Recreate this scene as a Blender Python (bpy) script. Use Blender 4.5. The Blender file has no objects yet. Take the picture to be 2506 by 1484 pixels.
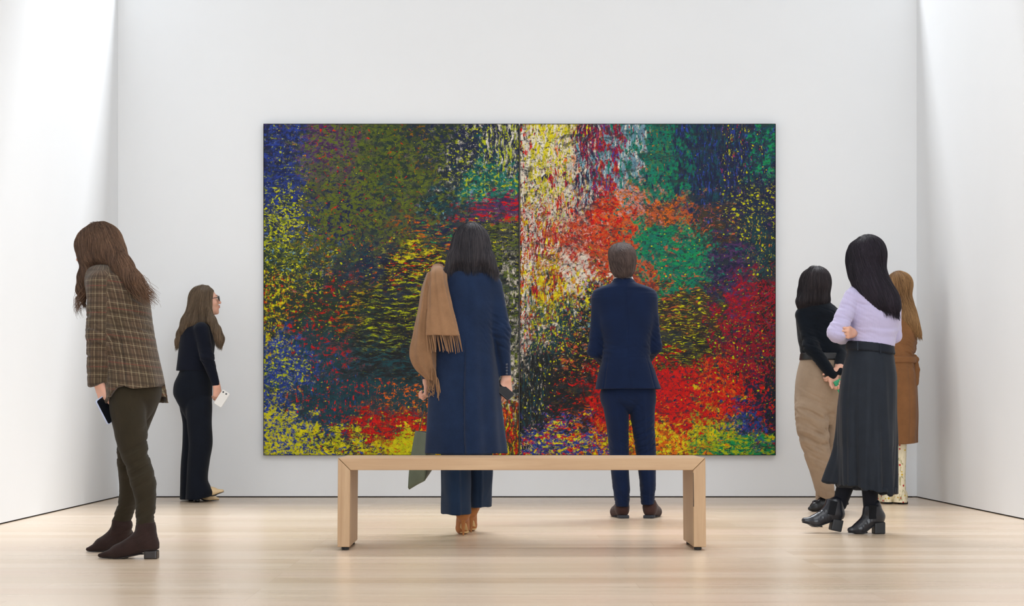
import bpy, math, random
import numpy as np
from mathutils import Vector, Matrix

scene = bpy.context.scene
COL = scene.collection
# ---------------------------------------------------------------- camera, world, lights, exposure
FPX, CX, HZ, CAMZ = 3900.0, 1217.0, 1003.0, 0.70      # focal length (px), vanishing point, eye height
W, H = 2506.0, 1484.0
cam_data = bpy.data.cameras.new('camera')
cam_data.sensor_width = 36.0
cam_data.lens = 36.0 * FPX / W
cam_data.shift_x = (W / 2 - CX) / W
cam_data.shift_y = (HZ - H / 2) / W
cam_data.clip_end = 200
cam = bpy.data.objects.new('camera', cam_data)
COL.objects.link(cam)
cam.location = (0, 0, CAMZ)
cam.rotation_euler = (math.radians(90), 0, 0)
scene.camera = cam

world = bpy.data.worlds.new('world')
scene.world = world
world.use_nodes = True
world.node_tree.nodes['Background'].inputs['Color'].default_value = (0.93, 0.965, 1.0, 1)
world.node_tree.nodes['Background'].inputs['Strength'].default_value = 0.40

def area_light(name, loc, rot, sx, sy, power, color=(1, 1, 1)):
    l = bpy.data.lights.new(name, 'AREA')
    l.shape = 'RECTANGLE'; l.size = sx; l.size_y = sy; l.energy = power; l.color = color
    o = bpy.data.objects.new(name, l); COL.objects.link(o)
    o.location = loc; o.rotation_euler = rot
    return o
# skylight band above and behind the back wall: its light clears the wall top and rakes both side walls
area_light('skylight_behind_wall', (1.7, 15.05, 11.2), (math.radians(-18), 0, 0), 10.0, 2.2, 2150, (0.93, 0.965, 1.0))
# light panels in the room's ceiling
area_light('ceiling_panel_room', (1.2, 4.9, 5.60), (0, 0, 0), 3.4, 5.0, 175, (0.93, 0.965, 1.0))
# tall windows behind the camera
area_light('window_daylight', (0.9, -2.6, 1.9), (math.radians(90), 0, math.radians(8)), 4.8, 3.4, 380, (0.90, 0.95, 1.0))

scene.view_settings.view_transform = 'Standard'
scene.view_settings.look = 'None'
scene.view_settings.gamma = 1.0
scene.view_settings.use_curve_mapping = False
scene.view_settings.exposure = -0.12
scene.cycles.max_bounces = 8
scene.cycles.diffuse_bounces = 5

# ---------------------------------------------------------------- object helpers
def tag(o, label=None, cat=None, group=None, kind=None):
    if label: o['label'] = label
    if cat: o['category'] = cat
    if group: o['group'] = group
    if kind: o['kind'] = kind
    return o

def mesh_obj(name, V, Fq, mat=None, parent=None, org=(0, 0, 0), smooth=True, link=True):
    """V (n,3) world coordinates; Fq an (m,4) / (m,3) array or a list of faces; org is the object's origin"""
    me = bpy.data.meshes.new(name)
    V = np.asarray(V, float) - np.asarray(org, float)
    if isinstance(Fq, np.ndarray):
        k = Fq.shape[1]; m = len(Fq)
        me.vertices.add(len(V)); me.vertices.foreach_set('co', V.astype(np.float32).ravel())
        me.loops.add(m * k); me.loops.foreach_set('vertex_index', Fq.astype(np.int32).ravel())
        me.polygons.add(m)
        me.polygons.foreach_set('loop_start', np.arange(0, m * k, k, dtype=np.int32))
        me.update(calc_edges=True)
    else:
        me.from_pydata([tuple(v) for v in V], [], [tuple(f) for f in Fq]); me.update()
    if smooth:
        me.polygons.foreach_set('use_smooth', np.ones(len(me.polygons), dtype=bool))
    if mat: me.materials.append(mat)
    o = bpy.data.objects.new(name, me); COL.objects.link(o)
    if parent is not None:
        o.parent = parent                      # parents sit at org, unrotated
    else:
        o.location = org
    return o

def attr_f(o, name, vals):
    a = o.data.attributes.new(name, 'FLOAT', 'POINT'); a.data.foreach_set('value', np.asarray(vals, np.float32).ravel())
def attr_c(o, name, cols):
    cols = np.asarray(cols, np.float32)
    if cols.shape[1] == 3: cols = np.concatenate([cols, np.ones((len(cols), 1), np.float32)], 1)
    a = o.data.attributes.new(name, 'FLOAT_COLOR', 'POINT'); a.data.foreach_set('color', cols.ravel())

def empty(name, loc):
    o = bpy.data.objects.new(name, None); COL.objects.link(o); o.location = loc; o.empty_display_size = .1
    return o

# ---------------------------------------------------------------- node helpers
def lin(c):
    return tuple((x / 12.92 if x <= .04045 else ((x + .055) / 1.055) ** 2.4) for x in c)
def rgb(r, g, b):
    return lin((r / 255, g / 255, b / 255))

class NT:
    def __init__(s, name, color=(.8, .8, .8), rough=.6, **kw):
        s.m = bpy.data.materials.new(name); s.m.use_nodes = True
        s.t = s.m.node_tree; s.b = s.t.nodes['Principled BSDF']
        s.b.inputs['Base Color'].default_value = (*color, 1); s.b.inputs['Roughness'].default_value = rough
        for k, v in kw.items(): s.b.inputs[k.replace('_', ' ')].default_value = v
    def n(s, typ, ins=None, **props):
        nd = s.t.nodes.new(typ)
        for k, v in props.items(): setattr(nd, k, v)
        for k, v in (ins or {}).items(): s.set(nd.inputs[k], v)
        return nd
    def set(s, sock, v):
        if isinstance(v, bpy.types.NodeSocket): s.t.links.new(v, sock)
        elif isinstance(v, tuple) and len(v) == 3 and sock.type == 'RGBA': sock.default_value = (*v, 1)
        else: sock.default_value = v
    def math(s, op, a, b=0.0, clamp=False):
        nd = s.t.nodes.new('ShaderNodeMath'); nd.operation = op; nd.use_clamp = clamp
        s.set(nd.inputs[0], a); s.set(nd.inputs[1], b); return nd.outputs[0]
    def mix(s, f, a, b, blend='MIX'):
        nd = s.t.nodes.new('ShaderNodeMixRGB'); nd.blend_type = blend
        s.set(nd.inputs[0], f); s.set(nd.inputs[1], a); s.set(nd.inputs[2], b); return nd.outputs[0]
    def coord(s, scale=(1, 1, 1), rot=(0, 0, 0), loc=(0, 0, 0)):
        tc = s.t.nodes.new('ShaderNodeTexCoord'); mp = s.t.nodes.new('ShaderNodeMapping')
        s.t.links.new(tc.outputs['Object'], mp.inputs['Vector'])
        mp.inputs['Scale'].default_value = scale; mp.inputs['Rotation'].default_value = rot; mp.inputs['Location'].default_value = loc
        return mp.outputs[0]
    def noise(s, vec, scale, detail=3, rough=.5, dist=0.0):
        nd = s.n('ShaderNodeTexNoise', {'Vector': vec, 'Scale': scale, 'Detail': detail, 'Roughness': rough, 'Distortion': dist})
        return nd.outputs['Fac']
    def ramp(s, f, a, b, lo=0.0, hi=1.0):
        nd = s.t.nodes.new('ShaderNodeMapRange'); nd.clamp = True
        s.set(nd.inputs['Value'], f); s.set(nd.inputs['From Min'], a); s.set(nd.inputs['From Max'], b)
        s.set(nd.inputs['To Min'], lo); s.set(nd.inputs['To Max'], hi); return nd.outputs[0]
    def attr(s, name, out='Fac'):
        nd = s.t.nodes.new('ShaderNodeAttribute'); nd.attribute_name = name; return nd.outputs[out]
    def bump(s, h, strength=.3, dist=.01):
        nd = s.n('ShaderNodeBump', {'Height': h, 'Strength': strength, 'Distance': dist})
        s.t.links.new(nd.outputs[0], s.b.inputs['Normal'])
    def base(s, c): s.set(s.b.inputs['Base Color'], c)

def fabric(name, color, var=.12, rough=.9, weave=900, bump=.25, sheen=.0, fleck=None):
    m = NT(name, color, rough, Sheen_Weight=sheen * .25, Specular_IOR_Level=.15)
    n1 = m.noise(m.coord(), weave, 2, .7)
    n2 = m.noise(m.coord(), 9, 4, .6)
    f = m.math('ADD', m.math('MULTIPLY', n1, .6), m.math('MULTIPLY', n2, .4))
    lo = tuple(c * (1 - var * 2.6) for c in color); hi = tuple(min(1, c * (1 + var * 3.2)) for c in (fleck or color))
    m.base(m.mix(m.ramp(f, .3, .7), lo, hi))
    m.bump(n1, bump, .002)
    return m.m

def leather(name, color, rough=.38, var=.15):
    m = NT(name, color, rough)
    n = m.noise(m.coord(), 260, 3, .6); n2 = m.noise(m.coord(), 14, 3)
    m.base(m.mix(m.ramp(n2, .3, .7), tuple(c * (1 - var) for c in color), tuple(c * (1 + var) for c in color)))
    m.bump(n, .15, .002); return m.m

def hair_mat(name, dark, light, gloss=.42):
    m = NT(name, dark, gloss + .1, Specular_IOR_Level=.22)
    t = m.attr('tint'); n = m.noise(m.coord((160, 160, 6)), 1.0, 3)
    h = m.ramp(m.math('ADD', m.math('MULTIPLY', t, .65), m.math('MULTIPLY', n, .5)), .2, .95)
    m.base(m.mix(h, dark, light)); m.bump(n, .35, .003)
    m.b.inputs['Anisotropic'].default_value = .5
    return m.m
# ---------------------------------------------------------------- implicit surfaces -> meshes (surface nets)
def v3(*a): return np.array(a, float)
def nrm(v): v = np.asarray(v, float); return v / (np.linalg.norm(v) + 1e-12)
def smin(a, b, k):
    if k <= 0: return np.minimum(a, b)
    h = np.clip(.5 + .5 * (b - a) / k, 0, 1)
    return b * (1 - h) + a * h - k * h * (1 - h)
def catmull(ts, Y, q):
    """smooth 1-D interpolation of the columns of Y at ascending ts"""
    ts = np.asarray(ts, float); Y = np.asarray(Y, float); out = []
    i = np.clip(np.searchsorted(ts, q) - 1, 0, len(ts) - 2)
    t0, t1 = ts[i], ts[i + 1]; u = np.clip((q - t0) / (t1 - t0), 0, 1)
    m = np.gradient(Y, ts, axis=0)
    # limit the slopes so outlines do not overshoot
    dl = np.diff(Y, axis=0) / np.diff(ts)[:, None]
    for c in range(Y.shape[1]):
        for j in range(len(ts)):
            a = dl[j - 1, c] if j > 0 else dl[0, c]; b = dl[j, c] if j < len(dl) else dl[-1, c]
            if a * b <= 0: m[j, c] *= .25
            else: m[j, c] = math.copysign(min(abs(m[j, c]), 3 * min(abs(a), abs(b))), a)
    h00 = 2 * u**3 - 3 * u**2 + 1; h10 = u**3 - 2 * u**2 + u; h01 = -2 * u**3 + 3 * u**2; h11 = u**3 - u**2
    dt = (t1 - t0)
    return (h00[:, None] * Y[i] + (h10 * dt)[:, None] * m[i] + h01[:, None] * Y[i + 1] + (h11 * dt)[:, None] * m[i + 1])

class Sh:
    def __init__(s): s.p = []
    def _add(s, fn, lo, hi, op, k, clips=()):
        if clips:
            f0 = fn
            def fn(x, y, z, f0=f0, clips=clips):
                d = f0(x, y, z)
                for cl in clips:
                    if callable(cl): d = np.maximum(d, cl(x, y, z))
                    else: d = np.maximum(d, (x - cl[0][0]) * cl[1][0] + (y - cl[0][1]) * cl[1][1] + (z - cl[0][2]) * cl[1][2])
                return d
        s.p.append((fn, np.asarray(lo, float), np.asarray(hi, float), op, k)); return s
    def cap(s, a, b, ra, rb=None, k=.02, op='u', clips=(), flat=None):
        """tapered capsule; flat = (unit axis, factor) squashes the section along an axis"""
        a = np.asarray(a, float); b = np.asarray(b, float); rb = ra if rb is None else rb
        ab = b - a; L2 = float(ab @ ab) + 1e-12
        def fn(x, y, z):
            px, py, pz = x - a[0], y - a[1], z - a[2]
            t = np.clip((px * ab[0] + py * ab[1] + pz * ab[2]) / L2, 0, 1)
            qx, qy, qz = px - t * ab[0], py - t * ab[1], pz - t * ab[2]
            if flat is not None:
                ax, fc = flat; w = (qx * ax[0] + qy * ax[1] + qz * ax[2]) * (1 / fc - 1)
                qx, qy, qz = qx + w * ax[0], qy + w * ax[1], qz + w * ax[2]
            return np.sqrt(qx * qx + qy * qy + qz * qz) - (ra + (rb - ra) * t)
        r = max(ra, rb); return s._add(fn, np.minimum(a, b) - r, np.maximum(a, b) + r, op, k, clips)
    def chain(s, pts, rad, k=.02, kj=None, **kw):
        for i in range(len(pts) - 1): s.cap(pts[i], pts[i + 1], rad[i], rad[i + 1], k if i == 0 or kj is None else kj, **kw)
        return s
    def ell(s, c, r, R=None, k=.02, op='u', clips=()):
        """ellipsoid; rows of R are its axes"""
        c = np.asarray(c, float); r = np.asarray(r, float); R = np.eye(3) if R is None else np.asarray(R, float)
        def fn(x, y, z):
            px, py, pz = x - c[0], y - c[1], z - c[2]
            u = [(px * R[i, 0] + py * R[i, 1] + pz * R[i, 2]) for i in range(3)]
            k0 = np.sqrt(sum((u[i] / r[i])**2 for i in range(3))); k1 = np.sqrt(sum((u[i] / r[i]**2)**2 for i in range(3))) + 1e-9
            return k0 * (k0 - 1) / k1
        e = np.sqrt(((R * r[:, None])**2).sum(0)); return s._add(fn, c - e, c + e, op, k, clips)
    def box(s, c, r, R=None, rnd=.005, k=0, op='u', clips=()):
        c = np.asarray(c, float); r = np.asarray(r, float); R = np.eye(3) if R is None else np.asarray(R, float)
        def fn(x, y, z):
            px, py, pz = x - c[0], y - c[1], z - c[2]
            q = [np.abs(px * R[i, 0] + py * R[i, 1] + pz * R[i, 2]) - (r[i] - rnd) for i in range(3)]
            o = np.sqrt(sum(np.maximum(v, 0)**2 for v in q)); return o + np.minimum(np.maximum(np.maximum(q[0], q[1]), q[2]), 0) - rnd
        e = np.abs(R * r[:, None]).sum(0); return s._add(fn, c - e, c + e, op, k, clips)
    def col(s, rows, pw=2.2, k=.02, op='u', clips=(), off=0.0, fold=None, hollow=None):
        """column of horizontal sections; rows (z, cx, cy, a, b).  fold(th, t) adds to the radius; hollow = wall thickness at the open hem"""
        rows = sorted(rows); Z = np.array([r[0] for r in rows]); Yv = np.array([r[1:] for r in rows])
        zz = np.linspace(Z[0], Z[-1], 240); T = catmull(Z, Yv, zz); z0, z1 = Z[0], Z[-1]
        def fn(x, y, z):
            zc = np.clip(z, z0, z1)
            cx, cy, a, b = [np.interp(zc.ravel(), zz, T[:, i]).reshape(zc.shape) for i in range(4)]
            px, py = x - cx, y - cy
            f = (np.abs(px / (a + off))**pw + np.abs(py / (b + off))**pw)**(1 / pw) + 1e-6
            rr = np.sqrt(px * px + py * py)
            d = np.where(f > .25, rr * (1 - 1 / f), -np.minimum(a, b) * .75)
            if fold is not None: d = d - fold(np.arctan2(py / b, px / a), (zc - z0) / (z1 - z0)) * np.clip(f * 2 - 1, 0, 1)
            if hollow: d = np.maximum(d, -np.maximum(d + max(hollow, .010), (z - (z0 + .045)) ))
            return np.maximum(d, np.maximum(z0 - z, z - z1))
        m = .03 if fold is not None else 0
        lo = (np.min(T[:, 0] - T[:, 2]) - off - m, np.min(T[:, 1] - T[:, 3]) - off - m, z0); hi = (np.max(T[:, 0] + T[:, 2]) + off + m, np.max(T[:, 1] + T[:, 3]) + off + m, z1)
        return s._add(fn, lo, hi, op, k, clips)
    def _op(s, F, d, op, k):
        if op == 'u': return smin(F, d, k)
        if op == 's': return -smin(-F, d, k)
        return -smin(-F, -d, k)
    def ev(s, P):
        x, y, z = P[:, 0], P[:, 1], P[:, 2]; F = np.full(len(P), .5)
        for fn, lo, hi, op, k in s.p: F = s._op(F, fn(x, y, z), op, k)
        return F
    def grad(s, P, e=.003):
        g = np.stack([s.ev(P + e * np.eye(3)[i]) - s.ev(P - e * np.eye(3)[i]) for i in range(3)], 1)
        return g / (np.linalg.norm(g, axis=1, keepdims=True) + 1e-9)
    def mesh(s, h):
        lo = np.min([p[1] for p in s.p if p[3] == 'u'], 0) - 3 * h - .006; hi = np.max([p[2] for p in s.p if p[3] == 'u'], 0) + 3 * h + .006
        n = np.ceil((hi - lo) / h).astype(int) + 1
        ax = [(lo[i] + h * np.arange(n[i])).astype(np.float32) for i in range(3)]
        F = np.full(n, .5, np.float32)
        for fn, plo, phi, op, k in s.p:
            m = k + 3 * h; sl = []
            for i in range(3):
                a = max(0, int((plo[i] - m - lo[i]) / h)); b = min(n[i], int((phi[i] + m - lo[i]) / h) + 2); sl.append(slice(a, b))
            if any(q.stop <= q.start for q in sl): continue
            x = ax[0][sl[0]][:, None, None]; y = ax[1][sl[1]][None, :, None]; z = ax[2][sl[2]][None, None, :]
            sub = F[tuple(sl)]
            F[tuple(sl)] = s._op(sub, fn(x, y, z), op, k)
        return surface_nets(F, lo, h)

def surface_nets(F, lo, h):
    I = F < 0
    a = np.zeros(tuple(np.array(F.shape) - 1), np.int8)
    for dx in (0, 1):
        for dy in (0, 1):
            for dz in (0, 1):
                a += I[dx:F.shape[0] - 1 + dx, dy:F.shape[1] - 1 + dy, dz:F.shape[2] - 1 + dz]
    act = (a > 0) & (a < 8)
    idx = np.argwhere(act); del a
    cid = np.full(act.shape, -1, np.int32); cid[act] = np.arange(len(idx))
    C = np.array([(i, j, k) for i in (0, 1) for j in (0, 1) for k in (0, 1)])
    vals = np.stack([F[idx[:, 0] + c[0], idx[:, 1] + c[1], idx[:, 2] + c[2]] for c in C], 1).astype(float)
    acc = np.zeros((len(idx), 3)); cnt = np.zeros(len(idx))
    for i in range(8):
        for j in range(i + 1, 8):
            if np.abs(C[i] - C[j]).sum() != 1: continue
            va, vb = vals[:, i], vals[:, j]; m = (va < 0) != (vb < 0)
            t = np.where(m, va / np.where(m, va - vb, 1), 0)
            acc += np.where(m[:, None], C[i] + t[:, None] * (C[j] - C[i]), 0); cnt += m
    V = lo + h * (idx + acc / cnt[:, None])
    faces = []
    for axn in range(3):
        s0 = [slice(1, -1)] * 3; s0[axn] = slice(0, -1); s1 = list(s0); s1[axn] = slice(1, None)
        A = I[tuple(s0)]; B = I[tuple(s1)]
        o = np.ones(3, int); o[axn] = 0
        for flip, M in ((False, A & ~B), (True, ~A & B)):
            e = np.argwhere(M) + o
            if not len(e): continue
            u = np.zeros(3, int); w = np.zeros(3, int); u[(axn + 1) % 3] = 1; w[(axn + 2) % 3] = 1
            q = [e - u - w, e - w, e, e - u]
            f = np.stack([cid[c[:, 0], c[:, 1], c[:, 2]] for c in q], 1)
            faces.append(f[:, ::-1] if flip else f)
    return V, np.concatenate(faces)

def vnormals(V, Fq):
    n = np.cross(V[Fq[:, 2]] - V[Fq[:, 0]], V[Fq[:, 3]] - V[Fq[:, 1]])
    out = np.zeros_like(V)
    for i in range(4):
        for c in range(3): out[:, c] += np.bincount(Fq[:, i], n[:, c], len(V))
    return out / (np.linalg.norm(out, axis=1, keepdims=True) + 1e-12)

def snoise(P, seed, freq=(10, 10, 10), warp=.8):
    r = np.random.RandomState(seed); q = P * np.asarray(freq, float)
    w = q + warp * np.sin(q[:, [1, 2, 0]] * 1.3 + r.rand(3) * 6)
    out = 0
    for i in range(4):
        d = r.randn(3); d /= np.linalg.norm(d); out = out + np.sin(w @ d * (1 + .45 * i) + r.rand() * 6) / (1 + .35 * i)
    return out / 2.2

def build(sh, name, mat, parent, org, h=.004, disp=None, smooth=0):
    V, Fq = sh.mesh(h)
    if smooth:
        e = np.concatenate([Fq[:, [0, 1]], Fq[:, [1, 2]], Fq[:, [2, 3]], Fq[:, [3, 0]]]); cnt = np.bincount(e[:, 0], minlength=len(V)).astype(float)
        for _ in range(smooth):
            m = np.stack([np.bincount(e[:, 0], V[e[:, 1], c], len(V)) for c in range(3)], 1) / np.maximum(cnt, 1)[:, None]
            V = V * .4 + m * .6
    if disp is not None:
        N = vnormals(V, Fq); V = V + N * 1.7 * disp(V, N)[:, None]
    return mesh_obj(name, V, Fq, mat, parent, org), V

def tubes(P, Rr, K=4, flat=1.0):
    """P (N,M,3) polylines, Rr (N,M) radii -> verts, quads"""
    N, M, _ = P.shape
    T = np.gradient(P, axis=1); T /= np.linalg.norm(T, axis=2, keepdims=True) + 1e-12
    A = np.zeros_like(T); a = np.cross(T[:, 0], np.where(np.abs(T[:, 0, 2:3]) > .8, v3(1, .1, 0), v3(0, 0, 1)))
    for i in range(M):                        # carry one frame along each strand so it never twists
        a = a - (a * T[:, i]).sum(1)[:, None] * T[:, i]; a /= np.linalg.norm(a, axis=1, keepdims=True) + 1e-12; A[:, i] = a
    B = np.cross(T, A)
    th = np.arange(K) * 2 * np.pi / K
    V = P[:, :, None, :] + Rr[:, :, None, None] * (np.cos(th)[None, None, :, None] * A[:, :, None, :] + flat * np.sin(th)[None, None, :, None] * B[:, :, None, :])
    i = np.arange(N)[:, None, None] * M * K; j = np.arange(M - 1)[None, :, None] * K; k = np.arange(K)[None, None, :]; k2 = (k + 1) % K
    F = np.stack([i + j + k, i + j + K + k, i + j + K + k2, i + j + k2], -1).reshape(-1, 4)
    return V.reshape(-1, 3), F

def strands(sh, V0, n, seed, flow=(0, 0, -1), steps=14, step=.014, off=.0016, rad=.0011, wave=.0, free=.5, bias=0, jit=.12, spread=.004, tip=.035):
    """locks of hair that run down the surface of the hair mass and end free"""
    r = np.random.RandomState(seed); z = V0[:, 2]; w = (np.clip((z - z.min()) / (z.max() - z.min()), .02, 1))**bias
    P = V0[r.choice(len(V0), n, p=w / w.sum())]
    o = off + spread * r.rand(n)**2; fl = nrm(flow); D = np.tile(fl, (n, 1)); P0 = P * 1.0; own = jit * (.35 * r.randn(n, 3) + np.stack([snoise(P0, seed + 20 + i, (60, 60, 14)) for i in range(3)], 1)); ph = 3.5 * snoise(P0, seed + 30, (35, 35, 8)) + .5 * r.rand(n)
    out = [P.copy()]; loose = np.zeros(n, bool); run = np.zeros(n); lim = tip * (.15 + r.rand(n)**1.5)
    for i in range(steps):
        G = sh.grad(P); t = fl + own + wave * np.stack([np.sin(P[:, 2] * 55 + ph), np.cos(P[:, 2] * 48 + ph), 0 * ph], 1)
        t2 = t - (t * G).sum(1)[:, None] * G
        loose |= (G[:, 2] < -.5) & (np.min([sh.ev(P - v3(0, 0, q)) for q in (.05, .075, .10, .13, .17)], 0) > .035)
        d = np.where(loose[:, None], t + D * 1.2, t2 + .6 * D); d /= np.linalg.norm(d, axis=1, keepdims=True) + 1e-9; D = d
        st = step * np.where(loose, free, 1.0); st = np.where(loose & (run > lim), 1e-5, st); run += np.where(loose, st, 0)
        P = P + d * st[:, None]
        
        for _ in (0, 1):
            e_ = .003; g = np.stack([sh.ev(P + e_ * np.eye(3)[k]) - sh.ev(P - e_ * np.eye(3)[k]) for k in range(3)], 1) / (2 * e_)
            gm = np.clip(np.linalg.norm(g, axis=1), .3, 6); P = P - np.where(loose, 0, np.clip(sh.ev(P) / gm - o, -.012, .012) / gm * 1.0)[:, None] * g
        out.append(P.copy())
    P = np.stack(out, 1); M = P.shape[1]
    ln = np.linalg.norm(np.diff(P, axis=1), axis=2); cl = np.concatenate([np.zeros((n, 1)), np.cumsum(ln, 1)], 1); fr = cl / (cl[:, -1:] + 1e-9)
    R_ = rad * (.6 + .8 * r.rand(n))[:, None] * np.clip(np.sin(.35 + (np.pi - .35) * fr)**.6, .04, 1)
    V, F = tubes(P, R_, 3, 1.0)
    cl_ = .5 + .5 * snoise(V0[r.choice(len(V0), 1)] * 0 + P[:, 0], seed + 7, (45, 45, 6)); tint = np.repeat(np.clip(.55 * r.rand(n) + .45 * cl_, 0, 1), M * 3)
    return V, F, tint

def hair(sh, name, mat, parent, org, n=2600, seed=1, h=.004, base_tint=.15, groove=.0010, extra=(), kk=.045, **kw):
    sh.p = [(f, lo, hi, op, (kk if op == 'u' else max(k, .012))) for (f, lo, hi, op, k) in sh.p]
    V, Fq = sh.mesh(h); N = vnormals(V, Fq)
    th = np.arctan2(V[:, 1] - V[:, 1].mean(), V[:, 0] - V[:, 0].mean())
    V = V + N * (groove * (np.sin(th * 41 + 3 * np.sin(V[:, 2] * 9)) + .7 * np.sin(th * 23 + V[:, 2] * 20)) - .001)[:, None]
    Vs, Fs, tint = strands(sh, V, n, seed, **kw)
    allV = [V, Vs]; allF = [Fq, None]; tri = Fs
    Fall = np.concatenate([Fq, Fs + len(V)]); Vall = np.concatenate([V, Vs]); T = np.concatenate([np.full(len(V), base_tint), tint])
    for (P, R_) in extra:                     # loose curls given as polylines
        v, f = tubes(P, R_, 4); Fall = np.concatenate([Fall, f + len(Vall)]); Vall = np.concatenate([Vall, v])
        T = np.concatenate([T, np.full(len(v), .5)])
    o = mesh_obj(name, Vall, Fall, mat, parent, org); attr_f(o, 'tint', T); return o

# ---------------------------------------------------------------- mapping photo measures to the room
def pt(px, py, Y):
    return v3((px - CX) * Y / FPX, Y, CAMZ - (py - HZ) * Y / FPX)
def legrows(rows):
    """a leg column gets a tapered root so its top vanishes inside the hips"""
    a = min(rows); py, xl, xr, dy, hb = a; m = (xl + xr) / 2; w = (xr - xl) / 2
    return [(py - 62, m - w * .25, m + w * .25, dy * .3, hb * .25), (py - 30, m - w * .62, m + w * .62, dy * .6, hb * .55)] + [r for r in rows]
def hrows(rows):
    """hair column whose first rows stay inside the skull cap, so the crown keeps its dome"""
    out = []
    for i, (py, xl, xr, dy, hb) in enumerate(rows):
        k = (.35, .7, .9, 1)[min(i, 3)]; m = (xl + xr) / 2; out.append((py, m - (m - xl) * k, m + (xr - m) * k, dy, hb * k))
    return out
class Per:
    def __init__(s, Y0): s.Y = Y0; s.S = FPX / Y0
    def __call__(s, px, py, dy=0.0): return pt(px, py, s.Y + dy)
    def rows(s, rows):
        out = []
        for (py, xl, xr, dy, hb) in rows:
            a = s(xl, py, dy); b = s(xr, py, dy)
            out.append((a[2], (a[0] + b[0]) / 2, s.Y + dy, (b[0] - a[0]) / 2, hb))
        return out

# ---------------------------------------------------------------- anatomy
def frame(f, u=(0, 0, 1)):
    f = nrm(f); r = nrm(np.cross(f, u)); u = np.cross(r, f); return r, f, u      # right, forward, up

def head(sh, C, f, u=(0, 0, 1), s=1.0, neck=None, neck_r=.05):
    r, f, u = frame(f, u); R = np.stack([r, f, u])
    L = lambda x, y, z: C + s * (x * r + y * f + z * u)
    sh.ell(L(0, -.012, .030), v3(.074, .092, .086) * s, R, .01)
    sh.ell(L(0, .026, -.025), v3(.060, .068, .085) * s, R, .03)
    sh.ell(L(0, .046, -.072), v3(.042, .040, .034) * s, R, .025)
    sh.ell(L(0, .074, -.094), v3(.018, .014, .014) * s, R, .015)
    for q in (-1, 1):
        sh.ell(L(q * .036, .068, -.022), v3(.022, .018, .022) * s, R, .02)
        sh.ell(L(q * .031, .102, .010), v3(.017, .013, .012) * s, R, .012, 's')
        sh.ell(L(q * .031, .082, .010), v3(.014, .0125, .0105) * s, R, .004)
        sh.ell(L(q * .077, -.004, -.004), v3(.009, .019, .032) * s, R, .006)
        sh.ell(L(q * .011, .103, -.026), v3(.0075, .009, .007) * s, R, .006)
    sh.cap(L(-.034, .083, .029), L(.034, .083, .029), .011 * s, None, .012)
    sh.cap(L(0, .091, .012), L(0, .108, -.022), .0062 * s, .0085 * s, .010)
    sh.cap(L(-.017, .086, -.050), L(.017, .086, -.050), .0065 * s, None, .006)
    sh.ell(L(0, .093, -.047), v3(.016, .009, .006) * s, R, .004)
    sh.ell(L(0, .091, -.058), v3(.014, .009, .007) * s, R, .004)
    if neck is not None:
        sh.cap(L(0, -.020, -.050), neck, neck_r * s, neck_r * 1.12 * s, .03)
    return L, R

def hand(sh, Wp, f, t, curl=(.35, .5, .35), s=1.0, thumb=.5, spread=1.0, thumb_in=.35):
    """Wp wrist, f along the fingers, t towards the thumb side; palm faces n"""
    f = nrm(f); t = nrm(np.asarray(t, float) - (np.asarray(t, float) @ f) * f); n = np.cross(f, t) * (1 if thumb_in >= 0 else -1); ti = abs(thumb_in)
    offs = (.027, .009, -.009, -.026); lens = (.070, .079, .073, .057); rad = (.0086, .0088, .0084, .0074)
    sh.cap(Wp - f * .02, Wp + f * .012, .023 * s, .024 * s, .02)
    for i in range(4):
        b = Wp + s * (f * (.088 - .006 * abs(i - 1)) + t * offs[i] * spread)
        sh.cap(Wp + s * (t * offs[i] * .55 + f * .008), b, .014 * s, .0112 * s, .012)
        ang = 0.0; p = b; L3 = (.45, .31, .24)
        for j in range(3):
            ang += curl[j] * (1 + .12 * i); d = f * math.cos(ang) + n * math.sin(ang) + t * offs[i] * 1.2 * (spread - .6) * (1 - j * .5)
            q = p + s * lens[i] * L3[j] * nrm(d)
            sh.cap(p, q, rad[i] * s * (1 - .07 * j), rad[i] * s * (1 - .07 * (j + 1)), .0025 if j == 0 else .0015); p0 = p; p = q
        nb = nrm(np.cross(np.cross(q - p0, n), q - p0)); nb = nb if nb @ n < 0 else -nb
        sh.tips = getattr(sh, 'tips', []) + [(q + nb * rad[i] * s * .84, nrm(q - p0), nb, rad[i] * s)]
    sh.cap(Wp + s * (f * .015 + t * .014), Wp + s * (f * .045 + t * .030 + n * .008), .015 * s, .013 * s, .012)
    p = Wp + s * (f * .045 + t * .030 + n * .008)
    d1 = nrm(f * .75 + t * thumb + n * ti); d2 = nrm(f * .9 + t * thumb * .35 + n * (ti + .25))
    q = p + s * .036 * d1; sh.cap(p, q, .0112 * s, .0098 * s, .006); sh.cap(q, q + s * .028 * d2, .0096 * s, .0082 * s, .002)
    return n

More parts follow.
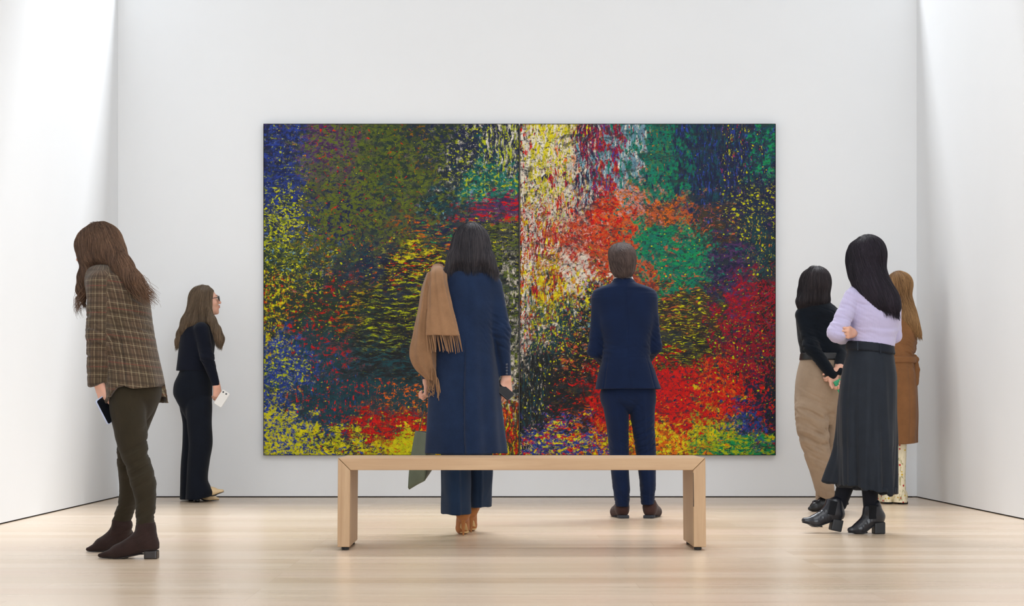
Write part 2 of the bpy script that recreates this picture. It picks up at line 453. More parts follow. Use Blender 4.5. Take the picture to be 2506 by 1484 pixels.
def shoe(sh, heelp, toep, hh=.02, wdt=1.0, point=.5, lift=0.0, vamp=.06, heel_part=None, heel_kind='block', ankle=None, ankle_r=.045, sole_part=None):
    """heelp/toep: ground points under the back of the heel and the tip of the toe"""
    up = v3(0, 0, 1); f = nrm(toep - heelp); L = np.linalg.norm(toep - heelp); r = nrm(np.cross(f, up)); u = np.cross(r, f)
    X = lambda a, y, z: heelp + r * a + f * y * L + u * z
    R = np.stack([r, f, u]); w = wdt
    cl = [(X(0, 0, .004), -u)]
    sh.ell(X(0, .15, hh + .036), v3(.034 * w, .042, .040), R, .01, clips=[(X(0, .12, hh), -nrm(u + f * (hh / (.55 * L))))])
    sh.cap(X(0, .16, hh + .034), X(0, .68, .030), .033 * w, .036 * w, .02, clips=[(X(0, .62, .006), -nrm(u + f * (hh / (.5 * L)) * .9))])
    rt = .024 - .012 * point
    sh.cap(X(0, .66, .030), X(0, 1 - rt / L * .9, rt * .8 + .006), .036 * w, rt, .015, clips=cl, flat=(u, .82))
    sh.cap(X(0, .24, hh + vamp), X(0, .60, .040), .034 * w, .028 * w, .03)
    if ankle is not None: sh.cap(X(0, .22, hh + .05), ankle, .036, ankle_r, .02)
    if heel_part is not None:
        if heel_kind == 'block':
            hr = hh / 2 + .004
            heel_part.box(X(0, .115, hr - .002), v3(.031 * w, .031, hr), R, .007, clips=[])
        elif heel_kind == 'stiletto':
            heel_part.cap(X(0, .10, hh + .004), X(0, .055, .006), .015, .0048, .004, clips=[(X(0, 0, .0), -u)])
    if sole_part is not None:
        sole_part.ell(X(0, .15, .004), v3(.032 * w, .042, .008), R, .004)
        sole_part.cap(X(0, .16, .004), X(0, .66, .004), .030 * w, .036 * w, .004, flat=(u, .2), clips=cl and [(X(0, 0, -.001), -u)])
        sole_part.cap(X(0, .66, .004), X(0, 1 - rt / L, .005), .036 * w, rt, .004, flat=(u, .2), clips=[(X(0, 0, -.001), -u)])
    return X

def lathe(name, prof, K, mat, parent, org, c):
    V = []; F = []
    for (r, z) in prof: V += [(c[0] + r * math.cos(2 * math.pi * i / K), c[1] + r * math.sin(2 * math.pi * i / K), c[2] + z) for i in range(K)]
    for j in range(len(prof) - 1): F += [(j * K + i, j * K + (i + 1) % K, (j + 1) * K + (i + 1) % K, (j + 1) * K + i) for i in range(K)]
    F += [tuple(range(K))[::-1], tuple((len(prof) - 1) * K + i for i in range(K))]
    return mesh_obj(name, V, F, mat, parent, org, smooth=False)

SKIN = {}
def skin_mat(name, c):
    m = NT(name, c, .5, Subsurface_Weight=.12, Subsurface_Scale=.02, Specular_IOR_Level=.35)
    n = m.noise(m.coord(), 35, 4); m.base(m.mix(m.ramp(n, .3, .75), tuple(x * .92 for x in c), (min(1, c[0] * 1.06), c[1] * .93, c[2] * .9)))
    return m.m
M_EYE = NT('eye_white', rgb(225, 220, 215), .2).m
M_LIP = {}
def face_parts(L, R, root, org, s=1.0, iris=(.10, .06, .03), brow=(.06, .04, .03), lip=(.45, .16, .14), only=None):
    for q in (-1, 1):
        e = Sh(); e.ell(L(q * .031, .0845, .010), v3(.0125, .0125, .0095) * s, R, 0); eo, _ = build(e, 'eye', M_EYE, root, org, .0022)
        mi = NT('iris', iris, .2).m
        p = Sh(); p.ell(L(q * .031, .0945, .010), v3(.0055, .004, .0055) * s, R, 0)
        build(p, 'iris', mi, eo, org, .0012)
        b = Sh(); b.chain([L(q * .016, .0955, .027), L(q * .032, .0925, .033), L(q * .047, .0835, .030)], [.0028 * s, .003 * s, .0022 * s], .002)
        build(b, 'eyebrow', NT('eyebrow', brow, .8).m, root, org, .0016)
    l = Sh(); l.ell(L(0, .0945, -.047), v3(.0165, .0095, .0058) * s, R, 0); l.ell(L(0, .0925, -.0575), v3(.0145, .0095, .0066) * s, R, .001)
    build(l, 'lips', NT('lips', lip, .4).m, root, org, .0016)

def bend_wrinkle(pts, a=.005, rad=.11, fr=(12, 10, 32), seed=9):
    def f(V, N):
        d = np.min([np.linalg.norm(V - q, axis=1) for q in pts], 0); 
        q = V * np.asarray(fr, float) * 4.2; q[:, 2] += .5 * fr[2] * 4.2 * (V[:, 0] * (1 if seed % 2 else -1)); w = snoise(q, seed, (1, 1, 1), 1.1); return .42 * a * np.exp(-(d / rad)**2) * (w - .4 * np.abs(w) + .3)
    return f
def cut_front(sh, fn):
    """remove the part of every piece where fn > 0"""
    sh.p = [((lambda x, y, z, f=f: np.maximum(f(x, y, z), fn(x, y, z))), lo, hi, op, k) for (f, lo, hi, op, k) in sh.p]
def shaft(sh, P, rows): sh.col(P.rows(rows), 2.2, .015)

def drape(c, a, fr=5, z0=None, seed=3, zf=1.6):
    """long soft folds that wander down a hanging cloth, stronger towards the hem (z0 = height where they start)"""
    def f(V, N):
        th = np.arctan2(V[:, 1] - c[1], V[:, 0] - c[0]); q = np.stack([np.cos(th) * fr, np.sin(th) * fr, V[:, 2] * zf], 1)
        w = 1 if z0 is None else np.clip((z0 - V[:, 2]) / z0 * 1.4, 0, 1); return a * w * snoise(q, seed, (1, 1, 1), .9)
    return f
# ---------------------------------------------------------------- the room
XL, XR, YB, ZT, YF = -3.022, 3.342, 12.70, 4.28, -3.0
def box_v(x0, x1, y0, y1, z0, z1):
    V = [(x, y, z) for z in (z0, z1) for y in (y0, y1) for x in (x0, x1)]
    F = [(0, 2, 3, 1), (4, 5, 7, 6), (0, 1, 5, 4), (2, 6, 7, 3), (0, 4, 6, 2), (1, 3, 7, 5)]
    return V, F
def add_bevel(o, w, seg=2):
    b = o.modifiers.new('bevel', 'BEVEL'); b.width = w; b.segments = seg; b.limit_method = 'ANGLE'; return o

def wall_mat():
    m = NT('painted_plaster', (.84, .84, .835), .75, Specular_IOR_Level=.25)
    n = m.noise(m.coord(), 1.3, 3); m.base(m.mix(m.ramp(n, .3, .7), (.815, .83, .845), (.83, .845, .86)))
    m.bump(m.noise(m.coord(), 180, 2), .05, .001); return m.m
M_WALL = wall_mat()
gap = .009                                   # shadow gap between wall and floor
for nm, b in (('wall_back', (XL - .0, XR + .0, YB, YB + .25, gap, ZT)),
              ('wall_left', (XL - .25, XL, YF, YB + 3.2, gap, 5.6)),
              ('wall_right', (XR, XR + .25, YF, YB + 3.2, gap, 5.6))):
    V, F = box_v(*b); tag(mesh_obj(nm, V, F, M_WALL, None, (b[0], b[2], 0), smooth=False), kind='structure')
V, F = box_v(XL - .25, XR + .25, YF, 11.4, 5.65, 5.9); tag(mesh_obj('ceiling', V, F, M_WALL, None, (XL - .25, YF, 5.65), smooth=False), kind='structure')
m = NT('dark_gap', (.012, .011, .01), .9)  # near-black strips stand in for the shade inside the wall-floor gap
for nm, b in (('gap_shade_1', (XL + .03, XR - .03, YB + .012, YB + .05, -.002, gap + .001)),
              ('gap_shade_2', (XL - .05, XL - .012, YF, YB, -.002, gap + .001)),
              ('gap_shade_3', (XR + .012, XR + .05, YF, YB, -.002, gap + .001))):
    V, F = box_v(*b); tag(mesh_obj(nm, V, F, m.m, None, (b[0], b[2], 0), smooth=False), kind='structure')

def floor_mat():
    m = NT('oak_planks', (.62, .48, .34), .3, Specular_IOR_Level=.5, Coat_Weight=.25, Coat_Roughness=.25)
    v = m.coord()
    br = m.n('ShaderNodeTexBrick', {'Vector': v, 'Color1': (0, 0, 0), 'Color2': (1, 1, 1), 'Mortar': (.5, .5, .5), 'Scale': 1.0, 'Mortar Size': .0012, 'Mortar Smooth': .3, 'Bias': 0.0, 'Brick Width': 2.35, 'Row Height': .205}, offset=.37, offset_frequency=3)
    br2 = m.n('ShaderNodeTexBrick', {'Vector': v, 'Color1': (0, 0, 0), 'Color2': (1, 1, 1), 'Mortar': (.5, .5, .5), 'Scale': 1.0, 'Mortar Size': .0, 'Brick Width': 2.35, 'Row Height': .205}, offset=.37, offset_frequency=3)
    g1 = m.noise(m.coord((.55, 13, 1)), 1.0, 5, .6, .4)
    g2 = m.noise(m.coord((2.2, 95, 1)), 1.0, 4, .65)
    blot = m.noise(m.coord((.5, 2.2, 1)), 1.0, 2)
    t = m.math('ADD', m.math('MULTIPLY', br2.outputs['Color'], .42), m.math('ADD', m.math('MULTIPLY', g1, .45), m.math('MULTIPLY', g2, .22)))
    c = m.mix(m.ramp(t, .25, .85), rgb(200, 176, 148), rgb(222, 203, 181))
    c = m.mix(m.ramp(blot, .5, .72, 0, .45), c, rgb(218, 190, 170))
    c = m.mix(m.ramp(g2, .68, .85, 0, .35), c, rgb(230, 217, 202))
    c = m.mix(m.math('MULTIPLY', br.outputs['Fac'], .35), c, rgb(150, 118, 85))
    m.base(c)
    m.set(m.b.inputs['Roughness'], m.ramp(g1, .2, .8, .24, .36))
    m.bump(m.math('SUBTRACT', m.math('MULTIPLY', g2, .25), br.outputs['Fac']), .12, .002)
    return m.m
V, F = box_v(XL - .25, XR + .25, YF, YB + .25, -.12, 0)
tag(mesh_obj('floor', V, F, floor_mat(), None, (XL - .25, YF, 0), smooth=False), kind='structure')

# ---------------------------------------------------------------- bench: three oak slabs mitred at the corners
def oak_mat(name, axis, tone=1.0):
    m = NT(name, (.5, .35, .22), .48, Specular_IOR_Level=.4)
    sc = {'x': (1.2, 26, 26), 'z': (26, 26, 1.2)}[axis]; sf = {'x': (5, 220, 220), 'z': (220, 220, 5)}[axis]
    g = m.noise(m.coord(sc), 1.0, 5, .6, .6); f = m.noise(m.coord(sf), 1.0, 3, .6)
    c = m.mix(m.ramp(g, .25, .75), tuple(x * tone for x in rgb(166, 132, 97)), tuple(x * tone for x in rgb(188, 157, 122)))
    c = m.mix(m.ramp(f, .55, .8, 0, .35), c, rgb(142, 108, 76))
    m.base(c); m.bump(f, .15, .001); return m
BY0, BY1, BX0, BX1, BZ0, BZ1, BT = 7.90, 8.345, -.790, 1.032, .018, .4605, .061
mo_x = oak_mat('oak_seat', 'x'); mo_z = oak_mat('oak_leg', 'z', .97).m
kn = mo_x.coord(); kd = mo_x.n('ShaderNodeVectorMath', {0: kn, 1: (.8175 - BX0, 0, .425)}, operation='DISTANCE').outputs['Value']
cur = mo_x.b.inputs['Base Color'].links[0].from_socket
mo_x.base(mo_x.mix(mo_x.ramp(mo_x.math('ADD', kd, mo_x.math('MULTIPLY', mo_x.noise(kn, 60, 2), .012)), .009, .024, .7, 0), cur, rgb(112, 82, 58)))
bench = empty('bench', ((BX0 + BX1) / 2, (BY0 + BY1) / 2, 0))
tag(bench, 'long low pale oak bench with mitred corners standing before the paintings', 'bench')
borg = (BX0, BY0, 0)
def prism(name, poly, y0, y1, mat, parent, org, bev=.0025):
    V = [(x, y0, z) for x, z in poly] + [(x, y1, z) for x, z in poly]; n = len(poly)
    F = [tuple(range(n)), tuple(range(2 * n - 1, n - 1, -1))] + [(i, i + n, (i + 1) % n + n, (i + 1) % n) for i in range(n)]
    o = mesh_obj(name, V, F, mat, parent, org, smooth=False); add_bevel(o, bev); return o
bl = tuple(bench.location)
e = .0012
prism('seat', [(BX0 + e, BZ1), (BX0 + BT + e, BZ1 - BT), (BX1 - BT - e, BZ1 - BT), (BX1 - e, BZ1)], BY0, BY1, mo_x.m, bench, bl)
prism('leg', [(BX0 - .003, BZ0), (BX0 + BT - .003, BZ0), (BX0 + BT, BZ1 - BT - e), (BX0, BZ1 - e)], BY0, BY1, mo_z, bench, bl)
prism('leg', [(BX1 - BT + .003, BZ0), (BX1 + .003, BZ0), (BX1, BZ1 - e), (BX1 - BT, BZ1 - BT - e)], BY0, BY1, mo_z, bench, bl)
mf = NT('foot_rubber', (.02, .02, .02), .6).m
for x in (BX0 + BT / 2, BX1 - BT / 2):
    for y in (BY0 + .06, BY1 - .06):
        lathe('foot_glide', [(.017, 0), (.019, .004), (.019, .012), (.012, .020)], 20, mf, bench, bl, (x, y, 0))
ms = NT('wood_split', (.05, .035, .025), .9).m
s_ = Sh(); s_.cap(v3(BX1 - BT + .0005, BY0 - .0004, .385), v3(BX1 - BT + .002, BY0 - .0004, .22), .0012, .0022, 0); build(s_, 'crack', ms, bench, bl, .0007)

# ---------------------------------------------------------------- the two canvases
def paint_fields(U, Vv, blobs):
    Wt = []; vals = []
    for (u, v, su, sv, A, B, C, wb, wc, wy, dv, dh) in blobs:
        Wt.append(np.exp(-((U - u) / su)**2 - ((Vv - v) / sv)**2) + 1e-9)
        vals.append(list(rgb(*A)) + list(rgb(*B)) + list(rgb(*C)) + [wb, wc, wy, dv, dh])
    Wt = np.array(Wt)**3.0; Wt /= Wt.sum(0); return np.einsum('nk,nc->kc', Wt, np.array(vals))
NAVY = (28, 34, 66); BLK = (24, 26, 28); OLV = (92, 104, 42); DGR = (34, 52, 40); YEL = (222, 210, 36); YG = (176, 186, 44); RED = (206, 42, 38)
ORG = (222, 110, 44); BLU = (62, 78, 150); TEAL = (30, 116, 98); WHT = (226, 220, 206); CRM = (160, 26, 44); PNK = (216, 160, 150); VIO = (80, 50, 92)
GRN = (40, 140, 84); BRN = (70, 58, 36); SAL = (196, 104, 78); LTB = (120, 160, 176); DTL = (28, 66, 74)
BL = [
 (.03, .10, .05, .12, BLU, NAVY, YG, .55, .32, .12, .3, .3), (.05, .28, .05, .12, NAVY, BLU, YG, .45, .40, .38, .2, .2),
 (.13, .08, .06, .10, VIO, OLV, RED, .5, .3, .1, .2, .2), (.14, .28, .08, .14, OLV, NAVY, RED, .5, .22, .14, 0, .1),
 (.25, .12, .08, .12, OLV, DGR, RED, .5, .15, .12, 0, 0), (.25, .32, .08, .10, OLV, DGR, NAVY, .5, .3, .12, 0, 0),
 (.33, .08, .05, .08, DGR, NAVY, OLV, .45, .4, .1, .1, 0), (.38, .10, .05, .08, NAVY, WHT, YG, .35, .35, .2, .4, 0),
 (.43, .16, .05, .08, TEAL, LTB, YG, .35, .4, .15, .3, 0), (.47, .06, .03, .08, NAVY, WHT, YG, .45, .4, .25, .8, 0),
 (.36, .22, .05, .06, DTL, BLK, LTB, .5, .2, .08, 0, 0), (.44, .24, .06, .03, VIO, RED, BLK, .45, .3, .06, 0, .7),
 (.32, .32, .08, .04, NAVY, ORG, GRN, .4, .35, .15, 0, .8), (.20, .42, .08, .06, NAVY, DTL, ORG, .45, .25, .25, 0, .5),
 (.06, .42, .06, .08, DGR, LTB, OLV, .3, .45, .3, 0, 0), (.28, .42, .06, .06, BLK, YEL, RED, .45, .35, .3, 0, .7),
 (.44, .38, .05, .08, BLK, OLV, YEL, .5, .3, .2, 0, .7), (.03, .55, .04, .10, DGR, YEL, RED, .45, .35, .35, .4, .1),
 (.12, .56, .08, .08, DGR, RED, YG, .4, .34, .2, .2, .4), (.26, .56, .08, .08, BLK, YG, BRN, .4, .35, .12, 0, 1.),
 (.22, .68, .09, .07, BLK, DTL, OLV, .5, .25, .03, 0, .8), (.12, .68, .05, .08, DTL, RED, VIO, .4, .3, .15, .4, .1),
 (.04, .74, .05, .10, BLU, DTL, YG, .4, .4, .3, .3, .1), (.14, .82, .08, .08, DTL, NAVY, RED, .4, .35, .2, .5, .1),
 (.27, .84, .06, .07, DTL, BRN, ORG, .4, .4, .2, .3, .2), (.24, .93, .06, .05, RED, BRN, GRN, .4, .3, .25, .3, .1),
 (.04, .93, .05, .06, BLU, YEL, NAVY, .5, .25, .4, .3, 0), (.15, .97, .08, .03, NAVY, YEL, RED, .5, .3, .4, 0, .3),
 (.30, .98, .07, .03, YEL, ORG, RED, .45, .3, .5, 0, .2), (.45, .60, .05, .15, BLK, OLV, DGR, .5, .3, .2, 0, .5),
 (.485, .62, .012, .22, WHT, BLK, YG, .5, .35, .15, .8, 0), (.47, .92, .03, .08, BRN, RED, YEL, .5, .35, .25, .8, 0),
]
BR = [
 (.505, .15, .015, .30, WHT, BLK, RED, .45, .35, .1, 1, 0), (.54, .10, .03, .14, YEL, WHT, OLV, .4, .25, .2, 1, 0),
 (.58, .20, .03, .12, WHT, ORG, YG, .4, .35, .15, 1, 0), (.62, .14, .025, .14, NAVY, WHT, CRM, .4, .4, .1, 1, 0),
 (.655, .10, .02, .14, CRM, SAL, BLU, .4, .35, .12, 1, 0), (.70, .08, .03, .08, LTB, WHT, CRM, .4, .3, .1, .9, 0),
 (.76, .10, .03, .10, TEAL, OLV, ORG, .4, .3, .15, .5, .2), (.80, .16, .03, .12, TEAL, GRN, NAVY, .45, .35, .05, .6, 0),
 (.86, .12, .04, .14, NAVY, DTL, BLU, .5, .35, .12, .8, 0), (.93, .10, .03, .10, NAVY, BLU, RED, .4, .25, .3, .7, 0),
 (.975, .08, .02, .10, DTL, GRN, BLU, .5, .3, .05, .3, 0), (.95, .25, .04, .08, NAVY, VIO, YEL, .4, .2, .35, .2, .3),
 (.55, .34, .03, .10, CRM, YEL, WHT, .4, .4, .15, .9, 0), (.62, .36, .04, .07, SAL, CRM, PNK, .45, .35, .1, .4, 0),
 (.68, .28, .04, .07, RED, SAL, ORG, .5, .35, .12, .1, 0), (.73, .22, .03, .05, PNK, ORG, LTB, .5, .3, .15, 0, .2),
 (.80, .26, .04, .04, SAL, ORG, BRN, .5, .4, .06, 0, .3), (.80, .40, .05, .09, TEAL, GRN, ORG, .5, .2, .2, .1, .4),
 (.88, .30, .04, .05, BRN, NAVY, SAL, .45, .35, .12, 0, .4), (.90, .42, .05, .08, NAVY, VIO, BRN, .5, .25, .2, .2, .3),
 (.97, .35, .02, .15, DTL, YEL, ORG, .25, .3, .3, .6, 0), (.60, .47, .03, .06, WHT, PNK, SAL, .4, .3, .1, .5, 0),
 (.70, .45, .05, .06, SAL, RED, BRN, .4, .35, .25, 0, .3), (.56, .52, .03, .08, YEL, CRM, SAL, .5, .35, .2, .8, 0),
 (.66, .58, .04, .08, BLK, LTB, SAL, .4, .35, .3, .2, .1), (.58, .62, .04, .07, DTL, CRM, YG, .4, .3, .35, .5, 0),
 (.82, .56, .06, .06, BRN, BLK, SAL, .5, .25, .3, 0, 1.), (.84, .68, .06, .07, BLK, BRN, OLV, .5, .3, .28, 0, 1.),
 (.94, .50, .04, .08, CRM, VIO, RED, .45, .35, .15, 0, .4), (.94, .66, .04, .08, CRM, NAVY, GRN, .45, .25, .3, .3, .1),
 (.62, .70, .04, .06, BLK, SAL, WHT, .4, .25, .3, 0, .3), (.55, .80, .03, .10, BLK, DTL, WHT, .4, .25, .25, .8, 0),
 (.61, .84, .05, .07, BLK, BRN, RED, .4, .25, .2, 0, .5), (.70, .82, .05, .08, RED, NAVY, ORG, .4, .3, .25, .4, 0),
 (.80, .84, .06, .06, RED, RED, NAVY, .5, .35, .2, .4, .1), (.90, .80, .03, .08, RED, ORG, NAVY, .45, .35, .25, .4, 0),
 (.97, .86, .02, .08, NAVY, RED, BLK, .5, .3, .15, .3, 0), (.76, .94, .05, .05, ORG, YEL, CRM, .5, .3, .25, .3, .1),
 (.87, .91, .03, .05, YEL, GRN, ORG, .5, .35, .3, .5, 0), (.93, .90, .03, .05, BLU, DTL, ORG, .5, .25, .15, .2, 0),
 (.94, .98, .06, .03, GRN, YG, NAVY, .5, .3, .3, 0, .5), (.60, .96, .05, .04, BLU, RED, YEL, .45, .4, .3, .1, .2),
 (.995, .7, .006, .3, BLK, YEL, BLK, .2, .3, .1, .5, 0),
]
def paint_mat(name, seed):
    m = NT(name, (.5, .5, .5), .45, Specular_IOR_Level=.18)
    tc = m.t.nodes.new('ShaderNodeTexCoord')
    wn = m.n('ShaderNodeTexNoise', {'Vector': tc.outputs['Object'], 'Scale': 7.0, 'Detail': 3.0})
    wv = m.n('ShaderNodeVectorMath', {0: wn.outputs['Color'], 1: (.5, .5, .5)}, operation='SUBTRACT').outputs[0]
    wv = m.n('ShaderNodeVectorMath', {0: wv, 'Scale': .06}, operation='SCALE').outputs[0]
    p0 = m.n('ShaderNodeVectorMath', {0: tc.outputs['Object'], 1: wv}, operation='ADD').outputs[0]
    def mp(sc, rot=0, off=0):
        nd = m.t.nodes.new('ShaderNodeMapping'); m.t.links.new(p0, nd.inputs['Vector'])
        nd.inputs['Scale'].default_value = sc; nd.inputs['Rotation'].default_value = (0, rot, 0); nd.inputs['Location'].default_value = (off, seed, off * .7); return nd.outputs[0]
    dv = m.attr('dir', 'Color'); sp = m.n('ShaderNodeSeparateColor', {'Color': dv}); dvv, dhh = sp.outputs[0], sp.outputs[1]
    pw = m.n('ShaderNodeSeparateColor', {'Color': m.attr('weights', 'Color')}); wB, wC, wY = pw.outputs[0], pw.outputs[1], pw.outputs[2]
    def layer(off, sc):
        iso = m.noise(mp((20 * sc, 14, 28 * sc), -.6, off), 1.0, 6, .68, .5)
        ver = m.noise(mp((40 * sc, 14, 8 * sc), 0, off), 1.0, 6, .7, .2)
        hor = m.noise(mp((9 * sc, 14, 46 * sc), -.22, off), 1.0, 6, .7, .3)
        return m.mix(dhh, m.mix(dvv, iso, ver), hor)
    n1 = layer(0.0, 1.0); n2 = layer(5.3, 1.35); n3 = layer(11.7, 1.9)
    def mask(n, w, s=.035):
        t = m.math('SUBTRACT', .675, m.math('MULTIPLY', w, .39))
        return m.math('MULTIPLY', m.math('SUBTRACT', n, t), 1 / s, clamp=True)
    A, B, C = m.attr('paint_a', 'Color'), m.attr('paint_b', 'Color'), m.attr('paint_c', 'Color')
    tone = m.noise(mp((9, 9, 9), .3, 3.1), 1.0, 5, .7)
    A2 = m.mix(1.0, A, m.mix(m.ramp(tone, .3, .7), (.45, .45, .5), (1.25, 1.2, 1.15)), 'MULTIPLY')
    c = m.mix(mask(n1, wB, .07), A2, B)
    c = m.mix(mask(n2, wC), c, C)
    n4 = layer(19.3, .8); c = m.mix(m.math('MULTIPLY', m.math('SUBTRACT', n4, .545), 1 / .03, clamp=True), c, m.attr('paint_d', 'Color'))
    dk = m.noise(mp((38, 14, 46), .5, 8.8), 1.0, 5, .75)
    c = m.mix(m.ramp(dk, .545, .575, 0, .88), c, (.014, .018, .026))
    sm = m.noise(mp((5, 14, 16), -.5, 13.0), 1.0, 7, .72, .8); c = m.mix(m.ramp(sm, .55, .60, 0, .72), c, (.02, .03, .035))
    vo = m.n('ShaderNodeTexVoronoi', {'Vector': mp((26, 14, 30), 0, 2.2), 'Scale': 1.0, 'Randomness': 1.0})
    sz = m.n('ShaderNodeSeparateColor', {'Color': vo.outputs['Color']}).outputs[0]
    dots = m.math('MULTIPLY', m.math('SUBTRACT', m.math('MULTIPLY', m.math('MULTIPLY', sz, sz), m.math('MULTIPLY', wY, 1.25)), vo.outputs['Distance']), 14, clamp=True)
    ys = mask(n3, m.math('SUBTRACT', m.math('MULTIPLY', wY, 1.25), .09), .02)
    yy = m.math('MAXIMUM', dots, ys)
    yc = m.mix(m.ramp(tone, .4, .6), (.34, .38, .04), (.66, .62, .04))
    c = m.mix(yy, c, yc)
    c = m.n('ShaderNodeHueSaturation', {'Color': c, 'Saturation': 1.12, 'Value': 1.0}).outputs[0]
    m.base(c)
    hgt = m.math('ADD', m.math('MULTIPLY', yy, .5), m.math('ADD', m.math('MULTIPLY', n2, 1.2), m.math('MULTIPLY', dk, .8)))
    m.bump(hgt, .45, .006); return m.m
PU0, PU1 = pt(645, 303, 12.655)[0], pt(1898, 303, 12.655)[0]; PZ1, PZ0 = pt(645, 303.5, 12.655)[2], pt(645, 1115, 12.655)[2]
umid = (pt(1271, 303, 12.655)[0] - PU0) / (PU1 - PU0)
m_edge = NT('canvas_edge', rgb(60, 66, 60), 1.0, Specular_IOR_Level=.05); ne = m_edge.noise(m_edge.coord(), 9, 5, .7)
m_edge.base(m_edge.mix(m_edge.ramp(ne, .4, .6), rgb(16, 20, 20), rgb(44, 30, 26)))
def canvas(u0, u1, blobs, seed, label, g):
    x0 = PU0 + u0 * (PU1 - PU0); x1 = PU0 + u1 * (PU1 - PU0); org = ((x0 + x1) / 2, 12.655, PZ0)
    r = empty('painting', org); tag(r, label, 'painting', g)
    nx, nz = 380, 480; X, Z = np.meshgrid(np.linspace(x0, x1, nx), np.linspace(PZ0, PZ1, nz))
    X = X.ravel(); Z = Z.ravel(); U = (X - PU0) / (PU1 - PU0); Vv = (PZ1 - Z) / (PZ1 - PZ0)
    rel = .0025 * snoise(np.stack([X, X * 0, Z], 1), seed, (40, 1, 40)) ; rel[(U < u0 + .002) | (U > u1 - .002) | (Vv < .004) | (Vv > .996)] = 0
    i = (np.arange(nz - 1)[:, None] * nx + np.arange(nx - 1)[None]).ravel(); F = np.stack([i, i + 1, i + nx + 1, i + nx], 1)
    o = mesh_obj('painted_surface', np.stack([X, 12.655 - .004 + rel * .6, Z], 1), F, paint_mat('oil_paint', seed), r, org)
    # nudge the zone borders so they wander like smeared paint
    q = np.stack([U * 4, U * 0, Vv * 2.6], 1); U2 = U + .018 * snoise(q, seed + 1, (5, 1, 5)) + .008 * snoise(q, seed + 3, (17, 1, 17)); V2 = Vv + .03 * snoise(q, seed + 2, (5, 1, 5)) + .012 * snoise(q, seed + 4, (17, 1, 17))
    
    for a_, fr in ((.020, 40), (.016, 90), (.014, 190), (.010, 420)):
        dirv = .6 + .8 * (snoise(q, seed + fr, (3, 1, 3)) > 0)
        U2 = U2 + a_ * dirv * snoise(q, seed + 5 + fr, (fr, 1, fr * .55)); V2 = V2 + 1.3 * a_ * (2 - dirv) * snoise(q, seed + 6 + fr, (fr * .6, 1, fr))
    D = paint_fields(U2, V2, blobs)
    attr_c(o, 'paint_a', D[:, 0:3]); attr_c(o, 'paint_b', D[:, 3:6]); attr_c(o, 'paint_c', D[:, 6:9]); attr_c(o, 'weights', D[:, 9:12]); D2 = paint_fields(np.clip(U2 + .085 * np.sign(snoise(q, seed + 50, (3, 1, 3))), u0, u1), V2 + .07 * snoise(q, seed + 51, (4, 1, 4)), blobs); attr_c(o, 'paint_d', D2[:, 0:3]); attr_c(o, 'dir', np.stack([D[:, 12], D[:, 13], D[:, 13] * 0], 1))
    V, F = box_v(x0, x1, 12.655, 12.698, PZ0, PZ1); mesh_obj('stretcher', V, F, m_edge.m, r, org, smooth=False)
    V, F = box_v(x0, x1, 12.648, 12.657, PZ0, PZ1)
    for nm, bb in (('edge', None),):
        e = .0035
        for b in ((x0, x0 + e, PZ0, PZ1), (x1 - e, x1, PZ0, PZ1), (x0 + e, x1 - e, PZ0, PZ0 + e), (x0 + e, x1 - e, PZ1 - e, PZ1)):
            V, F = box_v(b[0], b[1], 12.647, 12.655, b[2], b[3]); mesh_obj('canvas_edge', V, F, m_edge.m, r, org, smooth=False)
    return r
G_ = 'pair of large abstract canvases on the back wall'
canvas(0.0, umid - .0008, BL, 3, 'left one of two large abstract canvases, dark green with yellow flecks', G_)
canvas(umid + .0008, 1.0, BR, 17, 'right one of two large abstract canvases, red, teal and yellow', G_)
# ---------------------------------------------------------------- people
SK_A = skin_mat('skin_fair', (.68, .40, .30)); SK_B = skin_mat('skin_light', (.62, .36, .26))
def limb_body(b, P, hips, knees, ankles, shoulders, elbows, wrists, chest, pelvis, neck, r=1.0):
    """the body under the clothes: legs, trunk and arms of one surface"""
    for i in range(len(hips)):
        b.cap(hips[i], knees[i], .060 * r, .034 * r, .03); b.cap(knees[i], ankles[i], .032 * r, .020 * r, .02)
        b.cap(pelvis, hips[i], .085 * r, .070 * r, .03)
    b.cap(pelvis, chest, .088 * r, .092 * r, .04); b.cap(chest, neck, .075 * r, .046 * r, .03)
    for i in range(len(shoulders)):
        b.cap(chest, shoulders[i], .07 * r, .042 * r, .03); b.cap(shoulders[i], elbows[i], .042 * r, .034 * r, .02); b.cap(elbows[i], wrists[i], .034 * r, .023 * r, .015)

def person(name, foot, label, group=None): pass

def cloth_folds(seed, a=.004, fr=(6, 6, 22)):
    return lambda V, N: a * snoise(V * 2.5, seed, fr)

